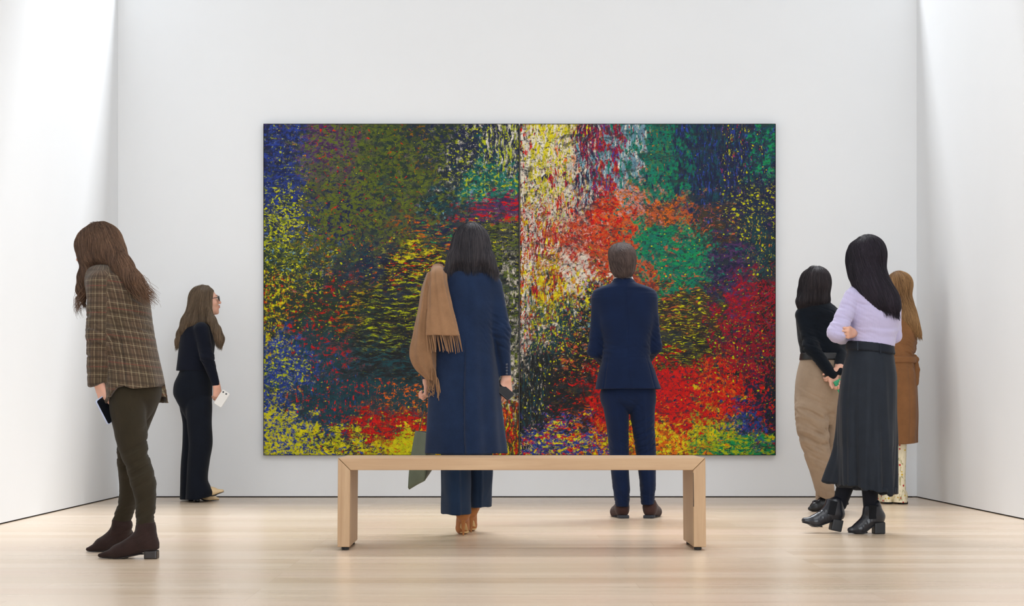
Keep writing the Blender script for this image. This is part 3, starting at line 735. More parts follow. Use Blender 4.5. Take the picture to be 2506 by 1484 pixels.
# ===== woman in the long navy coat ================================================================
def navy_coat_woman():
    P = Per(8.84); org = (P(1140, 1312)[0], 8.84, 0)
    M_coat = fabric('navy_wool', rgb(23, 37, 62), .16, .95, 420, .5, .35)
    M_tr = fabric('navy_trouser_cloth', rgb(24, 40, 62), .10, .85, 900, .3, .2)
    M_hair = hair_mat('dark_brown_hair', rgb(22, 24, 34), rgb(84, 78, 80))
    M_suede = fabric('tan_suede', rgb(160, 104, 60), .12, .85, 700, .2, .4)
    M_scarf = fabric('camel_wool', rgb(136, 102, 74), .12, .95, 600, .5, .5)
    b = Sh(); C = P(1153, 602, .02)
    L, R = head(b, C, (0, 1, .28), s=1.0, neck=P(1148, 668, -.01), neck_r=.052)
    sh_l, sh_r = P(1082, 700), P(1206, 700); el_l, el_r = P(1058, 822, -.01), P(1229, 812, -.01); wr_l, wr_r = P(1046, 932, .10), P(1239, 925, .02)
    pel = P(1142, 905); hips = [P(1120, 930), P(1164, 930)]; kn = [P(1120, 1100), P(1172, 1095, .08)]; an = [P(1133, 1262, .0), P(1158, 1248, .30)]
    limb_body(b, P, hips, kn, an, [sh_l, sh_r], [el_l, el_r], [wr_l, wr_r], P(1146, 720), pel, P(1148, 672))
    hand(b, wr_r, nrm(v3(.02, .0, -1)), nrm(v3(-.55, -.35, 0)), (.25, .55, .5), .98, .5, 1.0, .45)
    hand(b, wr_l, nrm(v3(-.02, .05, -1)), nrm(v3(.25, .8, 0)), (.8, 1.1, .8), .95, .5, .9, -.5)
    root, _ = build(b, 'person', SK_A, None, org, .0034)
    tag(root, 'tall woman in a long navy coat with a camel scarf, behind the bench', 'person')
    face_parts(L, R, root, org)
    # coat
    g = Sh()
    rows = P.rows([(652, 1122, 1174, -.005, .062), (660, 1106, 1188, -.005, .085), (668, 1085, 1208, -.005, .105), (680, 1070, 1219, 0, .118), (705, 1064, 1221, 0, .128), (750, 1064, 1216, 0, .135), (800, 1067, 1210, 0, .132),
                   (850, 1065, 1211, 0, .138), (900, 1060, 1217, 0, .150), (960, 1052, 1223, 0, .160), (1040, 1048, 1229, 0, .175), (1110, 1045, 1235, .01, .190)])
    def fold(th, t):
        lo = np.clip(1 - t * 1.45, 0, 1)
        slit = np.exp(-((th + np.pi / 2) / .03)**2) * .012 * np.clip((.62 - t) * 8, 0, 1)
        step = .006 * np.tanh((th + np.pi / 2) / .03) * np.exp(-((th + np.pi / 2) / .5)**2) * np.clip((.6 - t) * 6, 0, 1)
        return lo * (.013 * np.cos(5 * th + .7) + .007 * np.cos(9 * th)) - slit + step
    g.col(rows, 2.3, .02, fold=fold, hollow=.012)
    for s_, e_, w_ in ((sh_l, el_l, wr_l), (sh_r, el_r, wr_r)):
        sg = -1 if s_ is sh_l else 1
        cut = [(w_ + v3(0, 0, .006), v3(0, 0, -1))]
        g.cap(s_ + v3(0, 0, -.005), e_, .058, .048, .03); g.cap(e_, w_, .048, .036, .02, clips=cut, flat=(nrm(v3(0, 1, 0)), 1.25))
    g.cap(P(1112, 656, -.03), P(1184, 656, -.03), .022, None, .02)
    def dsp(V, N):
        el = np.minimum(np.linalg.norm(V - el_r, axis=1), np.linalg.norm(V - el_l, axis=1)); w = np.exp(-(el / .11)**2)
        
        return .0022 * snoise(V, 4, (9, 9, 7)) + drape(P(1140, 900), .004, 4, None, 8, 3)(V, N) + bend_wrinkle([el_l, el_r], .007, .12, (10, 10, 28), 9)(V, N)
    build(g, 'coat', M_coat, root, org, .005, dsp)
    bt = NT('coat_button', rgb(44, 50, 66), .4).m
    for i in range(4):
        k = Sh(); c = P(1240, 893 + 7.5 * i, -.064); k.ell(c, (.0075, .004, .0075)); build(k, 'button', bt, root, org, .0016)
    # wide trousers
    g = Sh()
    r1 = P.rows([(1060, 1082, 1150, 0, .10), (1150, 1081, 1150, 0, .11), (1210, 1081, 1150, .0, .115), (1258, 1082, 1151, .0, .12)])
    r2 = P.rows([(1060, 1136, 1201, .10, .10), (1150, 1138, 1203, .16, .11), (1200, 1140, 1201, .2, .115), (1240, 1141, 1200, .24, .12)])
    cre = lambda th, t: .010 * np.exp(-((th + np.pi / 2 - .25) / .12)**2) + .006 * np.cos(4 * th + .5)
    g.col(r1, 2.2, .004, fold=cre, hollow=.008); g.col(r2, 2.2, .003, fold=cre, hollow=.008)
    build(g, 'trousers', M_tr, root, org, .0045, cloth_folds(31, .002, (12, 12, 5)))
    # heels
    for (hp, tp, lift) in ((P(1134, 1313, -.02), P(1131, 1300, .20), 0), (P(1153, 1300, .215), P(1150, 1290, .43), 0)):
        hp[2] = 0; tp[2] = 0
        u_ = Sh(); hl = Sh(); so = Sh()
        a = an[0] if hp[1] < 8.9 else an[1]
        shoe(u_, hp, tp, .085, .95, .85, vamp=.10, heel_part=hl, heel_kind='stiletto', ankle=a + v3(0, .0, .02), ankle_r=.040, sole_part=None)
        so.cap(hp + v3(0, .05, .062), hp + v3(0, .13, .016), .017, .026, .01, flat=(nrm(v3(0, .5, 1)), .3)); so.cap(hp + v3(0, .13, .012), hp + v3(0, .2, .006), .028, .014, .01, flat=(v3(0, 0, 1), .3))
        o, _ = build(u_, 'shoe', M_suede, root, org, .003)
        build(hl, 'heel', M_suede, o, org, .0022); build(so, 'sole', NT('shoe_sole', rgb(206, 174, 120), .5).m, o, org, .0022)
    # hair
    hs = Sh()
    hs.ell(L(0, -.020, .030), v3(.086, .105, .098), R, .01)
    hs.col(P.rows(hrows([(548, 1138, 1168, -.02, .02), (556, 1126, 1179, -.02, .05), (572, 1115, 1189, -.025, .075), (595, 1109, 1194, -.03, .088), (620, 1105, 1197, -.04, .085), (638, 1103, 1196, -.05, .072), (650, 1110, 1190, -.055, .055)])), 2.2, .02)
    lk = lambda a, b2, ra, rb: hs.cap(a, b2, ra, rb, .02)
    hs.chain([P(1130, 594, -.04), P(1112, 634, -.08), P(1089, 665, -.115)], [.030, .026, .009], .035)
    hs.chain([P(1176, 594, -.04), P(1194, 636, -.08), P(1217, 667, -.11)], [.030, .026, .009], .035)
    hs.chain([P(1150, 600, -.06), P(1150, 642, -.085)], [.05, .038], .04)
    hs.p = [(lambda x, y, z, f=f: np.maximum(f(x, y, z), -(np.sqrt(((x - fc[0]) / .066)**2 + ((y - fc[1]) / .05)**2 + ((z - fc[2]) / .095)**2) - 1) * .05), lo, hi, op, k) for (f, lo, hi, op, k) in hs.p for fc in [L(0, .115, -.03)]]
    hair(hs, 'hair', M_hair, root, org, 5200, 5, .0042, step=.013, steps=12, rad=.0008, jit=.07, free=.7, tip=.045)
    # scarf: two hanging panels of one wool cloth with fringes
    sc = Sh()
    r1 = P.rows([(651, 1062, 1080, -.02, .03), (660, 1056, 1088, -.06, .07), (690, 1051, 1094, -.125, .055), (740, 1047, 1104, -.155, .035), (780, 1045, 1113, -.165, .028), (822, 1042, 1124, -.172, .022)])
    sc.col(r1, 2.6, .01, fold=lambda th, t: .004 * np.cos(9 * th + 3 * t))
    r2 = P.rows([(668, 1046, 1062, -.03, .09), (700, 1036, 1058, -.03, .10), (760, 1024, 1056, -.045, .095), (820, 1012, 1058, -.055, .085), (870, 1004, 1066, -.065, .07), (905, 1018, 1070, -.07, .05), (932, 1043, 1072, -.075, .025)])
    sc.col(r2, 2.4, .012, fold=lambda th, t: .005 * np.cos(7 * th + 2 * t))
    sc.chain([P(1071, 660, -.03), P(1072, 668, .05), P(1084, 700, .13), P(1095, 760, .16)], [.03, .03, .025, .02], .03)
    so, _ = build(sc, 'scarf', M_scarf, root, org, .0045, cloth_folds(8, .002, (10, 10, 8)))
    rr = np.random.RandomState(3); PL = []
    for i in range(24):
        f = i / 23; a = P(1044 + 80 * f, 818 + 3 * f, -.178 + .012 * math.sin(i)); ln = .085 + .02 * rr.rand(); dx = .012 + .012 * f + .006 * rr.randn()
        PL.append([a + v3(dx * t, .004 * math.sin(3 * t + i), -ln * t) for t in np.linspace(0, 1, 7)])
    for i in range(22):
        f = i / 21; a = P(1048 + 24 * f, 850 + 82 * f, -.125 + .02 * rr.rand()); ln = .10 + .025 * rr.rand(); dx = .012 + .008 * rr.randn()
        PL.append([a + v3(dx * t + .003 * math.sin(4 * t + i), .004 * math.cos(3 * t + i), -ln * t) for t in np.linspace(0, 1, 7)])
    for i in range(14):
        f = i / 13; a = P(1046 + 26 * f, 920 + 10 * math.sin(3 * f), -.10 + .02 * rr.rand()); ln = .085 + .02 * rr.rand()
        PL.append([a + v3((.01 * rr.randn()) * t, .003 * math.cos(3 * t + i), -ln * t) for t in np.linspace(0, 1, 7)])
    PL = np.array(PL); RR = np.tile(np.array([.0028, .003, .003, .0028, .0027, .0026, .0020]), (len(PL), 1))
    Vt, Ft = tubes(PL, RR, 6); tag(mesh_obj('fringe', Vt, Ft, M_scarf, so, org), kind='stuff')
    # phone in the right hand, bag in the left
    pc = wr_r + v3(-.022, -.034, -.068)
    phone('black phone in the right hand of the woman in the long navy coat', pc, nrm(v3(.35, -.75, .55)), nrm(v3(.62, .0, -.65)), (.015, .015, .018), (.012, .013, .016), .132, .066)
    # tote
    M_bag = leather('olive_leather', rgb(84, 92, 74), .55, .12); M_in = NT('bag_lining', rgb(22, 26, 34), .8).m
    bo = (P(1030, 1140, .24)[0], P.Y + .24, P(1030, 1205, .24)[2])
    top = [P(1016, 1055, .20), P(1045, 1060, .13), P(1066, 1062, .24), P(1040, 1056, .33)]
    bot = [P(998, 1204, .20), P(1040, 1180, .14), P(1060, 1150, .24), P(1030, 1172, .32)]
    K = 4; V = []; n_ = 10
    def ring(t, ins=0.0):
        out = []
        for i in range(4):
            a = top[i] * (1 - t) + bot[i] * t; bq = top[(i + 1) % 4] * (1 - t) + bot[(i + 1) % 4] * t
            for j in range(8):
                q = a * (1 - j / 8) + bq * (j / 8); c = sum(top) / 4 * (1 - t) + sum(bot) / 4 * t
                q = q + (c - q) * (ins + (.10 * math.sin(math.pi * j / 8) if i in (0, 2) else -.02 * math.sin(math.pi * j / 8))) + (q - c) * .12 * math.sin(math.pi * t)
                out.append(q)
        return out
    rings = [ring(t, .06) for t in (.92, .5, .12)][::1] + [ring(0, .05), ring(0, 0)] + [ring(t) for t in np.linspace(.04, .93, 12)] + [ring(.985, .10), ring(1.0, .45)]
    V = [q for r_ in rings for q in r_]; n = 32; F = [(j * n + i, j * n + (i + 1) % n, (j + 1) * n + (i + 1) % n, (j + 1) * n + i) for j in range(len(rings) - 1) for i in range(n)]
    F += [tuple(range(n)), tuple((len(rings) - 1) * n + n - 1 - i for i in range(n))]
    bag = mesh_obj('tote_bag', V, F, M_bag, None, bo); bag.data.materials.append(M_in)
    for p_ in bag.data.polygons[:n * 3]: p_.material_index = 1
    bag.data.polygons[len(F) - 2].material_index = 1
    tag(bag, 'olive green leather tote hanging from the left hand of the woman in the navy coat', 'bag')
    hd = wr_l + v3(-.002, .012, -.085)
    def strap(a, c, name='strap'):
        w = v3(.004, .010, 0); pts = [a * (1 - t) + c * t + v3(.0, .0, 0) for t in np.linspace(0, 1, 12)]
        P_ = np.array([pts]); Vt, Ft = tubes(P_, np.full((1, 12), .0075), 8, .35); mesh_obj(name, Vt, Ft, NT('dark_olive_strap', rgb(48, 50, 38), .6).m, bag, bo)
    strap(hd, P(1025, 1058, .20)); strap(hd + v3(.006, .012, 0), P(1050, 1060, .27))

def slab(name, c, R, w, l, t, rad, mat, parent, org, bev=.0012, K=7):
    """rounded rectangle slab; rows of R: width axis, length axis, face normal"""
    out = []
    for sx, sy, a0 in ((1, 1, 0), (-1, 1, 90), (-1, -1, 180), (1, -1, 270)):
        for k in range(K):
            a = math.radians(a0 + 90 * k / (K - 1)); out.append((sx * (w / 2 - rad) + rad * math.cos(a), sy * (l / 2 - rad) + rad * math.sin(a)))
    n = len(out); V = [c + R[0] * x + R[1] * y + R[2] * z for z in (-t / 2, t / 2) for x, y in out]
    F = [tuple(range(n))[::-1], tuple(range(n, 2 * n))] + [(i, (i + 1) % n, (i + 1) % n + n, i + n) for i in range(n)]
    o = mesh_obj(name, V, F, mat, parent, org, smooth=False); add_bevel(o, bev, 2); return o

def phone(label, c, face, longax, body, screen, ln=.148, wd=.072, cams=False, th=.0045):
    face = nrm(face); l = nrm(longax - (longax @ face) * face); s_ = np.cross(l, face); R = np.stack([s_, l, face])
    r = slab('phone', c, R, wd, ln, th * 2, .010, NT('phone_body', body, .3).m, None, tuple(c), .002)
    tag(r, label, 'phone')
    slab('back_panel' if cams else 'screen', c + face * (th + .0002), R, wd - .006, ln - .006, .0008, .008, NT('phone_glass', screen, .06).m, r, tuple(c), .0002)
    if cams:
        for k in (0, 1):
            cc = c + face * (th + .001) + l * (ln / 2 - .016) - s_ * (.018 - .026 * k); slab('camera_lens', cc, R, .013, .013, .003, .0064, NT('lens', (.008, .008, .01), .15).m, r, tuple(c), .0004)
    return r

# ===== man in the navy suit =======================================================================
def suit_man():
    P = Per(10.3); org = (P(1555, 1268)[0], 10.3, 0)
    M_s = fabric('navy_suiting', rgb(9, 25, 54), .12, .8, 1100, .25, .25); M_h = hair_mat('brown_short_hair', rgb(42, 34, 36), rgb(128, 108, 100))
    M_sh = fabric('brown_suede', rgb(58, 38, 34), .15, .85, 700, .2, .4)
    b = Sh(); C = P(1523, 647, .01); L, R = head(b, C, (.02, 1, .25), s=1.03, neck=P(1525, 705, -.01), neck_r=.058)
    shs = [P(1471, 734), P(1585, 732)]; els = [P(1458, 858, .02), P(1600, 848, .02)]; wrs = [P(1492, 892, .24), P(1572, 890, .24)]
    hips = [P(1507, 950), P(1566, 950)]; kn = [P(1514, 1100, .02), P(1579, 1095, .01)]; an = [P(1522, 1238), P(1585, 1236)]
    limb_body(b, P, hips, kn, an, shs, els, wrs, P(1526, 760), P(1536, 925), P(1525, 705), 1.05)
    hand(b, wrs[0], nrm(v3(.8, .25, -.35)), v3(0, .3, 1), (.4, .6, .4)); hand(b, wrs[1], nrm(v3(-.8, .35, -.35)), v3(0, .3, 1), (.4, .6, .4), thumb_in=-.35)
    root, _ = build(b, 'person', SK_B, None, org, .0036)
    tag(root, 'short-haired man in a navy suit seen from behind, hands clasped in front of him', 'person')
    face_parts(L, R, root, org)
    g = Sh()
    rows = P.rows([(686, 1500, 1552, -.02, .062), (693, 1496, 1560, -.02, .078), (699, 1480, 1577, -.015, .092), (706, 1463, 1592, -.01, .108), (715, 1452, 1602, 0, .120), (730, 1449, 1606, 0, .128), (750, 1453, 1605, .0, .132), (790, 1462, 1600, 0, .138),
                   (835, 1473, 1592, 0, .134), (870, 1474, 1591, 0, .138), (910, 1466, 1603, 0, .150), (953, 1457, 1617, 0, .162)])
    hem = [(P(1456, 958), nrm(v3(-.08, 0, -1)))]
    vent = lambda th, t: -.006 * (np.exp(-((th + np.pi / 2 - .85) / .03)**2) + np.exp(-((th + np.pi / 2 + .85) / .03)**2)) * np.clip((.32 - t) * 8, 0, 1) - .003 * np.exp(-((th + np.pi / 2) / .02)**2)
    g.col(rows, 2.35, .02, fold=vent, hollow=.012, clips=hem)
    for i in (0, 1):
        g.cap(shs[i], els[i], .062, .050, .025); g.cap(els[i], wrs[i], .050, .040, .02)
    def dsp(V, N):
        w = np.exp(-(np.minimum(np.linalg.norm(V - els[0], axis=1), np.linalg.norm(V - els[1], axis=1)) / .12)**2)
        waist = np.exp(-((V[:, 2] - P(0, 860)[2]) / .09)**2); up = np.exp(-((V[:, 2] - P(0, 722)[2]) / .04)**2)
        return .0018 * snoise(V, 14, (12, 12, 12)) + bend_wrinkle(els, .0075, .13, (10, 10, 28), 19)(V, N) + .0020 * waist * snoise(V, 23, (22, 22, 80)) + .0012 * up * snoise(V, 27, (10, 8, 150))
    jk, _ = build(g, 'jacket', M_s, root, org, .0046, dsp)
    c = Sh(); c.col(P.rows([(683, 1503, 1547, -.02, .060), (690, 1499, 1554, -.02, .072), (699, 1490, 1562, -.02, .082)]), 2.1, .0, hollow=.007)
    build(c, 'collar', M_s, jk, org, .003, lambda V, N: .0015 + 0 * V[:, 0])
    c = Sh(); c.col(P.rows([(678, 1502, 1548, .0, .066), (690, 1499, 1552, -.01, .073)]), 2.1, 0, hollow=.005)
    build(c, 'shirt_collar', fabric('white_cotton', (.82, .83, .86), .03, .8, 900, .1, .1), root, org, .003)
    g = Sh(); zt = lambda *a: P.rows(a); zl = lambda *a: P.rows(legrows(list(a)))
    g.col(zt((915, 1476, 1598, 0, .115), (950, 1474, 1602, 0, .125), (975, 1470, 1604, 0, .12), (990, 1473, 1603, 0, .1), (1012, 1505, 1570, 0, .03)), 2.3, .02)
    kf = lambda s: (lambda th, t: .006 * np.exp(-((th + np.pi / 2) / .15)**2) * (t < .97))
    g.col(zl((965, 1469, 1537, 0, .105), (1000, 1477, 1538, 0, .10), (1050, 1485, 1538, 0, .09), (1100, 1490, 1538, .0, .083), (1150, 1494, 1539, .0, .078), (1200, 1500, 1541, .0, .074), (1240, 1506, 1538, .0, .066)), 2.1, .012, fold=kf(0), hollow=.007)
    g.col(zl((965, 1538, 1604, 0, .105), (1000, 1541, 1603, 0, .10), (1050, 1548, 1602, 0, .09), (1100, 1556, 1604, .0, .083), (1150, 1562, 1604, .0, .078), (1200, 1568, 1603, .0, .074), (1235, 1570, 1601, .0, .066)), 2.1, .012, fold=kf(0), hollow=.007)
    def dsp2(V, N):
        kz = np.exp(-((V[:, 2] - P(0, 1080)[2]) / .10)**2) * (V[:, 0] > P(1540, 0)[0])
        return .0015 * snoise(V, 44, (14, 14, 10)) + bend_wrinkle([P(1585, 1085, -.05), P(1580, 1060, -.05)], .009, .11, (7, 7, 26), 46)(V, N) + bend_wrinkle([P(1515, 1095, -.05), P(1537, 975, -.05), P(1585, 1215, 0), P(1520, 1215, 0)], .005, .10, (8, 8, 26), 47)(V, N)
    build(g, 'trousers', M_s, root, org, .0042, dsp2)
    for (x, tx) in ((1528, 1500), (1586, 1612)):
        hp = P(x, 1268, -.06); tp = P(tx, 1262, .22); hp[2] = tp[2] = 0; u_ = Sh(); hl = Sh(); so = Sh()
        shoe(u_, hp, tp, .015, 1.12, .35, vamp=.075, heel_part=hl, ankle=P(x - 3 if x < 1550 else x + 1, 1240), ankle_r=.036, sole_part=None)
        o, _ = build(u_, 'shoe', M_sh, root, org, .003, lambda V, N: .0 * V[:, 0]); build(hl, 'heel', NT('black_rubber', rgb(36, 40, 48), .6).m, o, org, .0025)
        ss = Sh(); f = nrm(tp - hp); ss.cap(hp + f * .11 + v3(0, 0, .006), hp + f * .235 + v3(0, 0, .006), .036, .030, .01, flat=(v3(0, 0, 1), .2)); build(ss, 'sole', NT('black_rubber', rgb(36, 40, 48), .6).m, o, org, .0025)
    hs = Sh(); hs.ell(L(0, -.020, .036), v3(.086, .100, .090), R, .01); hs.ell(L(0, -.052, -.020), v3(.068, .055, .058), R, .025)
    hs.ell(L(-.005, .035, .072), v3(.078, .072, .056), R, .03); hs.cap(L(0, -.075, -.045), L(0, -.068, -.060), .040, .030, .02)
    fc = L(0, .12, -.03); hs.ell(fc, v3(.085, .06, .10), R, .01, 's')
    for q in (-1, 1): hs.ell(L(q * .085, .012, -.015), v3(.02, .035, .040), R, .008, 's')
    hair(hs, 'hair', M_h, root, org, 5200, 15, .0032, step=.008, steps=9, rad=.0006, jit=.22, free=.25, spread=.003, groove=.0012, flow=(.35, -.25, -1))
# ===== woman in the brown plaid jacket ============================================================
def plaid_mat():
    m = NT('brown_plaid_wool', (.1, .08, .05), .95, Sheen_Weight=.15, Specular_IOR_Level=.2)
    u, v = m.attr('plaid_u'), m.attr('plaid_v')
    def line(c, per, off, wd, soft=.25):
        t = m.math('FRACT', m.math('ADD', m.math('MULTIPLY', c, 1 / per), off)); t = m.math('ABSOLUTE', m.math('SUBTRACT', t, .5))
        return m.math('SUBTRACT', 1.0, m.ramp(t, wd / per * .5, wd / per * .5 * (1 + soft) + .004))
    n = m.noise(m.coord(), 700, 2, .7); nb = m.noise(m.coord(), 12, 3)
    c = m.mix(m.ramp(n, .3, .7), rgb(62, 50, 38), rgb(98, 82, 62)); c = m.mix(m.ramp(nb, .35, .7, 0, .35), c, rgb(96, 70, 60))
    for cc, per in ((u, .034), (v, .062)):
        c = m.mix(m.math('MULTIPLY', line(cc, per, .0, .010), .42), c, rgb(44, 36, 28))
        c = m.mix(m.math('MULTIPLY', line(cc, per, .5, .0022), .6), c, rgb(34, 28, 22))
        c = m.mix(m.math('MULTIPLY', line(cc, per, .28, .0014, .5), .36), c, rgb(180, 168, 136))
    c = m.mix(m.math('MULTIPLY', line(v, .124, .1, .003, .5), .4), c, rgb(120, 52, 48))
    m.base(c); m.bump(n, .4, .002); return m.m

def plaid_woman():
    P = Per(7.48); org = (P(318, 1366)[0], 7.55, 0)
    M_h = hair_mat('brown_hair', rgb(44, 31, 26), rgb(142, 108, 84)); M_j = plaid_mat()
    M_t = fabric('dark_olive_corduroy', rgb(44, 38, 27), .12, .92, 900, .3, .3); M_b = fabric('dark_brown_suede', rgb(43, 30, 27), .16, .9, 600, .25, .3)
    b = Sh(); C = P(240, 614, .01); f = nrm(v3(-.955, .20, -.16)); L, R = head(b, C, f, s=.99, neck=P(268, 672, .02), neck_r=.05)
    shs = [P(246, 692, -.115), P(262, 690, .16)]; els = [P(245, 815, -.135), P(252, 815, .20)]; wrs = [P(243, 934, -.10), P(262, 905, .12)]
    hips = [P(316, 985, -.05), P(344, 985, .10)]; kn = [P(337, 1128, -.03), P(321, 1118, .19)]; an = [P(356, 1296, .0), P(303, 1286, .40)]
    limb_body(b, P, hips, kn, an, shs, els, wrs, P(272, 730, .02), P(325, 940, .02), P(266, 680, .02), .98)
    hand(b, wrs[0], nrm(v3(.25, .06, -.95)), nrm(v3(-.75, .55, -.2)), (.45, .75, .6), .98, .4, .9, .5)
    root, _ = build(b, 'person', SK_A, None, org, .0034)
    tag(root, 'long-haired woman in a brown plaid jacket bending towards the left wall', 'person')
    face_parts(L, R, root, org, .99)
    g = Sh()
    hz = lambda x: np.interp(x, [P(250, 0)[0], P(266, 0)[0], P(306, 0)[0], P(322, 0)[0], P(345, 0)[0], P(392, 0)[0], P(408, 0)[0]], [P(0, y)[2] for y in (985, 994, 950, 946, 953, 948, 936)])
    hemf = lambda x, y, z: np.where(y < P.Y + .03, hz(x) - z, P(0, 988)[2] - z)
    rows = P.rows([(643, 240, 290, .02, .06), (650, 228, 305, .02, .085), (662, 216, 325, .01, .120), (680, 211, 340, .01, .150), (705, 214, 355, .01, .168), (740, 221, 364, .01, .170), (790, 232, 371, .01, .160), (830, 243, 378, .0, .155),
                   (870, 252, 386, .0, .160), (910, 256, 396, .0, .170), (950, 257, 405, .0, .178), (996, 258, 412, .0, .185)])
    vent = lambda th, t: -.010 * np.exp(-((th + 1.35 + .3 * (1 - t)) / .035)**2) * np.clip((.62 - t) * 6, 0, 1) + np.clip(.7 - t, 0, 1) * (.007 * np.cos(4 * th + 1.2) + .004 * np.cos(9 * th))
    g.col(rows, 2.2, .02, fold=vent, hollow=.010, clips=[hemf])
    cut = [(wrs[0] + v3(0, 0, -.01), nrm(v3(.25, 0, -1)))]
    g.cap(shs[0] + v3(.004, .01, -.008), els[0], .066, .057, .022); g.cap(els[0], wrs[0] + v3(-.004, 0, -.03), .057, .040, .02, clips=cut, flat=(v3(0, 1, 0), 1.1))
    g.cap(shs[1], els[1], .055, .048, .03); g.cap(els[1], wrs[1], .048, .036, .02)
    bw = bend_wrinkle([els[0], els[0] + v3(.03, 0, -.06), P(330, 800, -.14), P(305, 760, -.15)], .008, .14, (9, 9, 26), 5)
    o, V = build(g, 'plaid_jacket', M_j, root, org, .0045, lambda V, N: .003 * snoise(V, 3, (6, 6, 7)) + bw(V, N) + .003 * snoise(V, 6, (26, 20, 9)) * (V[:, 2] < P(0, 780)[2]) * np.clip((P(0, 780)[2] - V[:, 2]) * 6, 0, 1))
    # plaid runs along sleeve and back
    def seg(a, c):
        t = np.clip(((V - a) @ (c - a)) / ((c - a) @ (c - a)), 0, 1); return V - (a + t[:, None] * (c - a)), t
    q1, t1 = seg(shs[0], els[0]); q2, t2 = seg(els[0], wrs[0]); d1, d2 = np.linalg.norm(q1, axis=1), np.linalg.norm(q2, axis=1)
    q = np.where((d1 < d2)[:, None], q1, q2); arm = (np.minimum(d1, d2) < .082) & (V[:, 2] < P(0, 668)[2]) & (V[:, 0] < P(283, 0)[0])
    Z = np.array([r[0] for r in rows])[::-1]; cx = np.interp(V[:, 2], Z, np.array([r[1] for r in rows])[::-1])
    ub = np.arctan2(V[:, 1] - P.Y, V[:, 0] - cx) * .165; ua = np.arctan2(q[:, 1], q[:, 0]) * .062 + .013
    attr_f(o, 'plaid_u', np.where(arm, ua, ub)); attr_f(o, 'plaid_v', np.where(arm, V[:, 2] + .02, V[:, 2] + .12 * (V[:, 0] - P(300, 0)[0])))
    c = Sh(); c.col(P.rows([(638, 243, 292, .02, .058), (655, 236, 300, .02, .082)]), 2.1, 0, hollow=.008); oc, Vc = build(c, 'collar', M_j, o, org, .003); attr_f(oc, 'plaid_u', Vc[:, 0]); attr_f(oc, 'plaid_v', Vc[:, 2])
    g = Sh()
    g.col(P.rows([(905, 285, 380, .01, .12), (940, 274, 392, .01, .135), (965, 268, 394, .01, .135), (985, 267, 388, .02, .12), (1000, 272, 378, .03, .10), (1035, 300, 355, .04, .04)]), 2.2, .03)
    g.col(P.rows(legrows([(955, 268, 360, -.05, .10), (1000, 269, 357, -.05, .095), (1050, 279, 359, -.045, .085), (1095, 290, 361, -.035, .073), (1125, 301, 366, -.03, .065), (1150, 312, 373, -.025, .062), (1190, 322, 381, -.01, .062), (1215, 329, 381, -.005, .058), (1245, 333, 380, .0, .052), (1272, 333, 377, .0, .048), (1284, 334, 378, 0, .046)])), 2.1, .012, hollow=.006)
    g.col(P.rows(legrows([(955, 310, 395, .09, .10), (1000, 302, 383, .11, .09), (1040, 296, 368, .13, .082), (1085, 289, 350, .16, .07), (1120, 288, 340, .19, .062), (1160, 291, 338, .25, .06), (1200, 293, 338, .31, .056), (1240, 288, 331, .36, .050), (1258, 281, 326, .38, .047), (1276, 276, 318, .40, .044)])), 2.1, .012, hollow=.006)
    kw = bend_wrinkle([P(350, 1110, -.06), P(345, 1085, -.05), P(312, 1112, .17), P(345, 1165, -.03)], .0085, .09, (4, 5, 30), 12); kw2 = bend_wrinkle([P(356, 1258, 0), P(298, 1250, .39), P(300, 1225, .36)], .0055, .07, (5, 5, 36), 14)
    build(g, 'trousers', M_t, root, org, .004, lambda V, N: .0015 * snoise(V, 21, (18, 18, 10)) + kw(V, N) + kw2(V, N) + bend_wrinkle([P(300, 975, -.1)], .003, .12, (20, 8, 14), 33)(V, N))
    for (hp, tp, a, rws, fr) in ((P(388, 1366), P(240, 1366), an[0], [(1279, 335, 379, 0, .045), (1300, 336, 381, 0, .046), (1325, 335, 385, 0, .046), (1342, 338, 388, 0, .042)], 0),
                             (P(324, 1345, .47), P(211, 1352, .32), an[1], [(1272, 275, 312, .40, .045), (1295, 273, 311, .41, .046), (1318, 268, 312, .43, .046), (1332, 268, 314, .45, .042)], 1)):
        hp[2] = tp[2] = 0; u_ = Sh(); hl = Sh(); so = Sh()
        X = shoe(u_, hp, tp, .034, .98, 1.0, vamp=.085, heel_part=hl, ankle=a, ankle_r=.043, sole_part=None); u_.col(P.rows(rws), 2.1, .02, hollow=.006)
        o2, _ = build(u_, 'ankle_boot', M_b, root, org, .003, bend_wrinkle([a + v3(0, 0, -.05)], .003, .06, (8, 8, 50), 4)); mk = leather('black_heel', rgb(34, 28, 26), .4); build(hl, 'heel', mk, o2, org, .0025)
        so.cap(X(0, .30, .022), X(0, .62, .0045), .026, .034, .01, flat=(v3(0, 0, 1), .14)); so.cap(X(0, .62, .0045), X(0, .975, .004), .034, .008, .01, flat=(v3(0, 0, 1), .14)); build(so, 'sole', mk, o2, org, .0022)
        if fr:
            z = Sh(); z.chain([P(276, 1276, .352), P(273, 1295, .356), P(268, 1318, .37)], [.0016, .0016, .0016], 0); build(z, 'zip', NT('zip_metal', rgb(70, 62, 56), .45, Metallic=.8).m, o2, org, .0012)
    phone('phone with a pale blue case held low by the plaid-jacketed woman', P(260, 1003, -.095), nrm(v3(.80, -.58, .1)), nrm(v3(.42, .30, -.85)), rgb(176, 186, 214), (.006, .007, .010), .128, .068)
    hs = Sh(); hs.ell(L(0, -.018, .032), v3(.090, .104, .096), R, .01)
    hs.col(P.rows(hrows([(557, 214, 262, .01, .05), (568, 199, 275, .01, .078), (588, 189, 284, .01, .096), (612, 190, 291, .01, .10), (634, 195, 297, .01, .098), (648, 203, 298, .01, .085), (656, 215, 292, .01, .065)])), 2.1, .02)
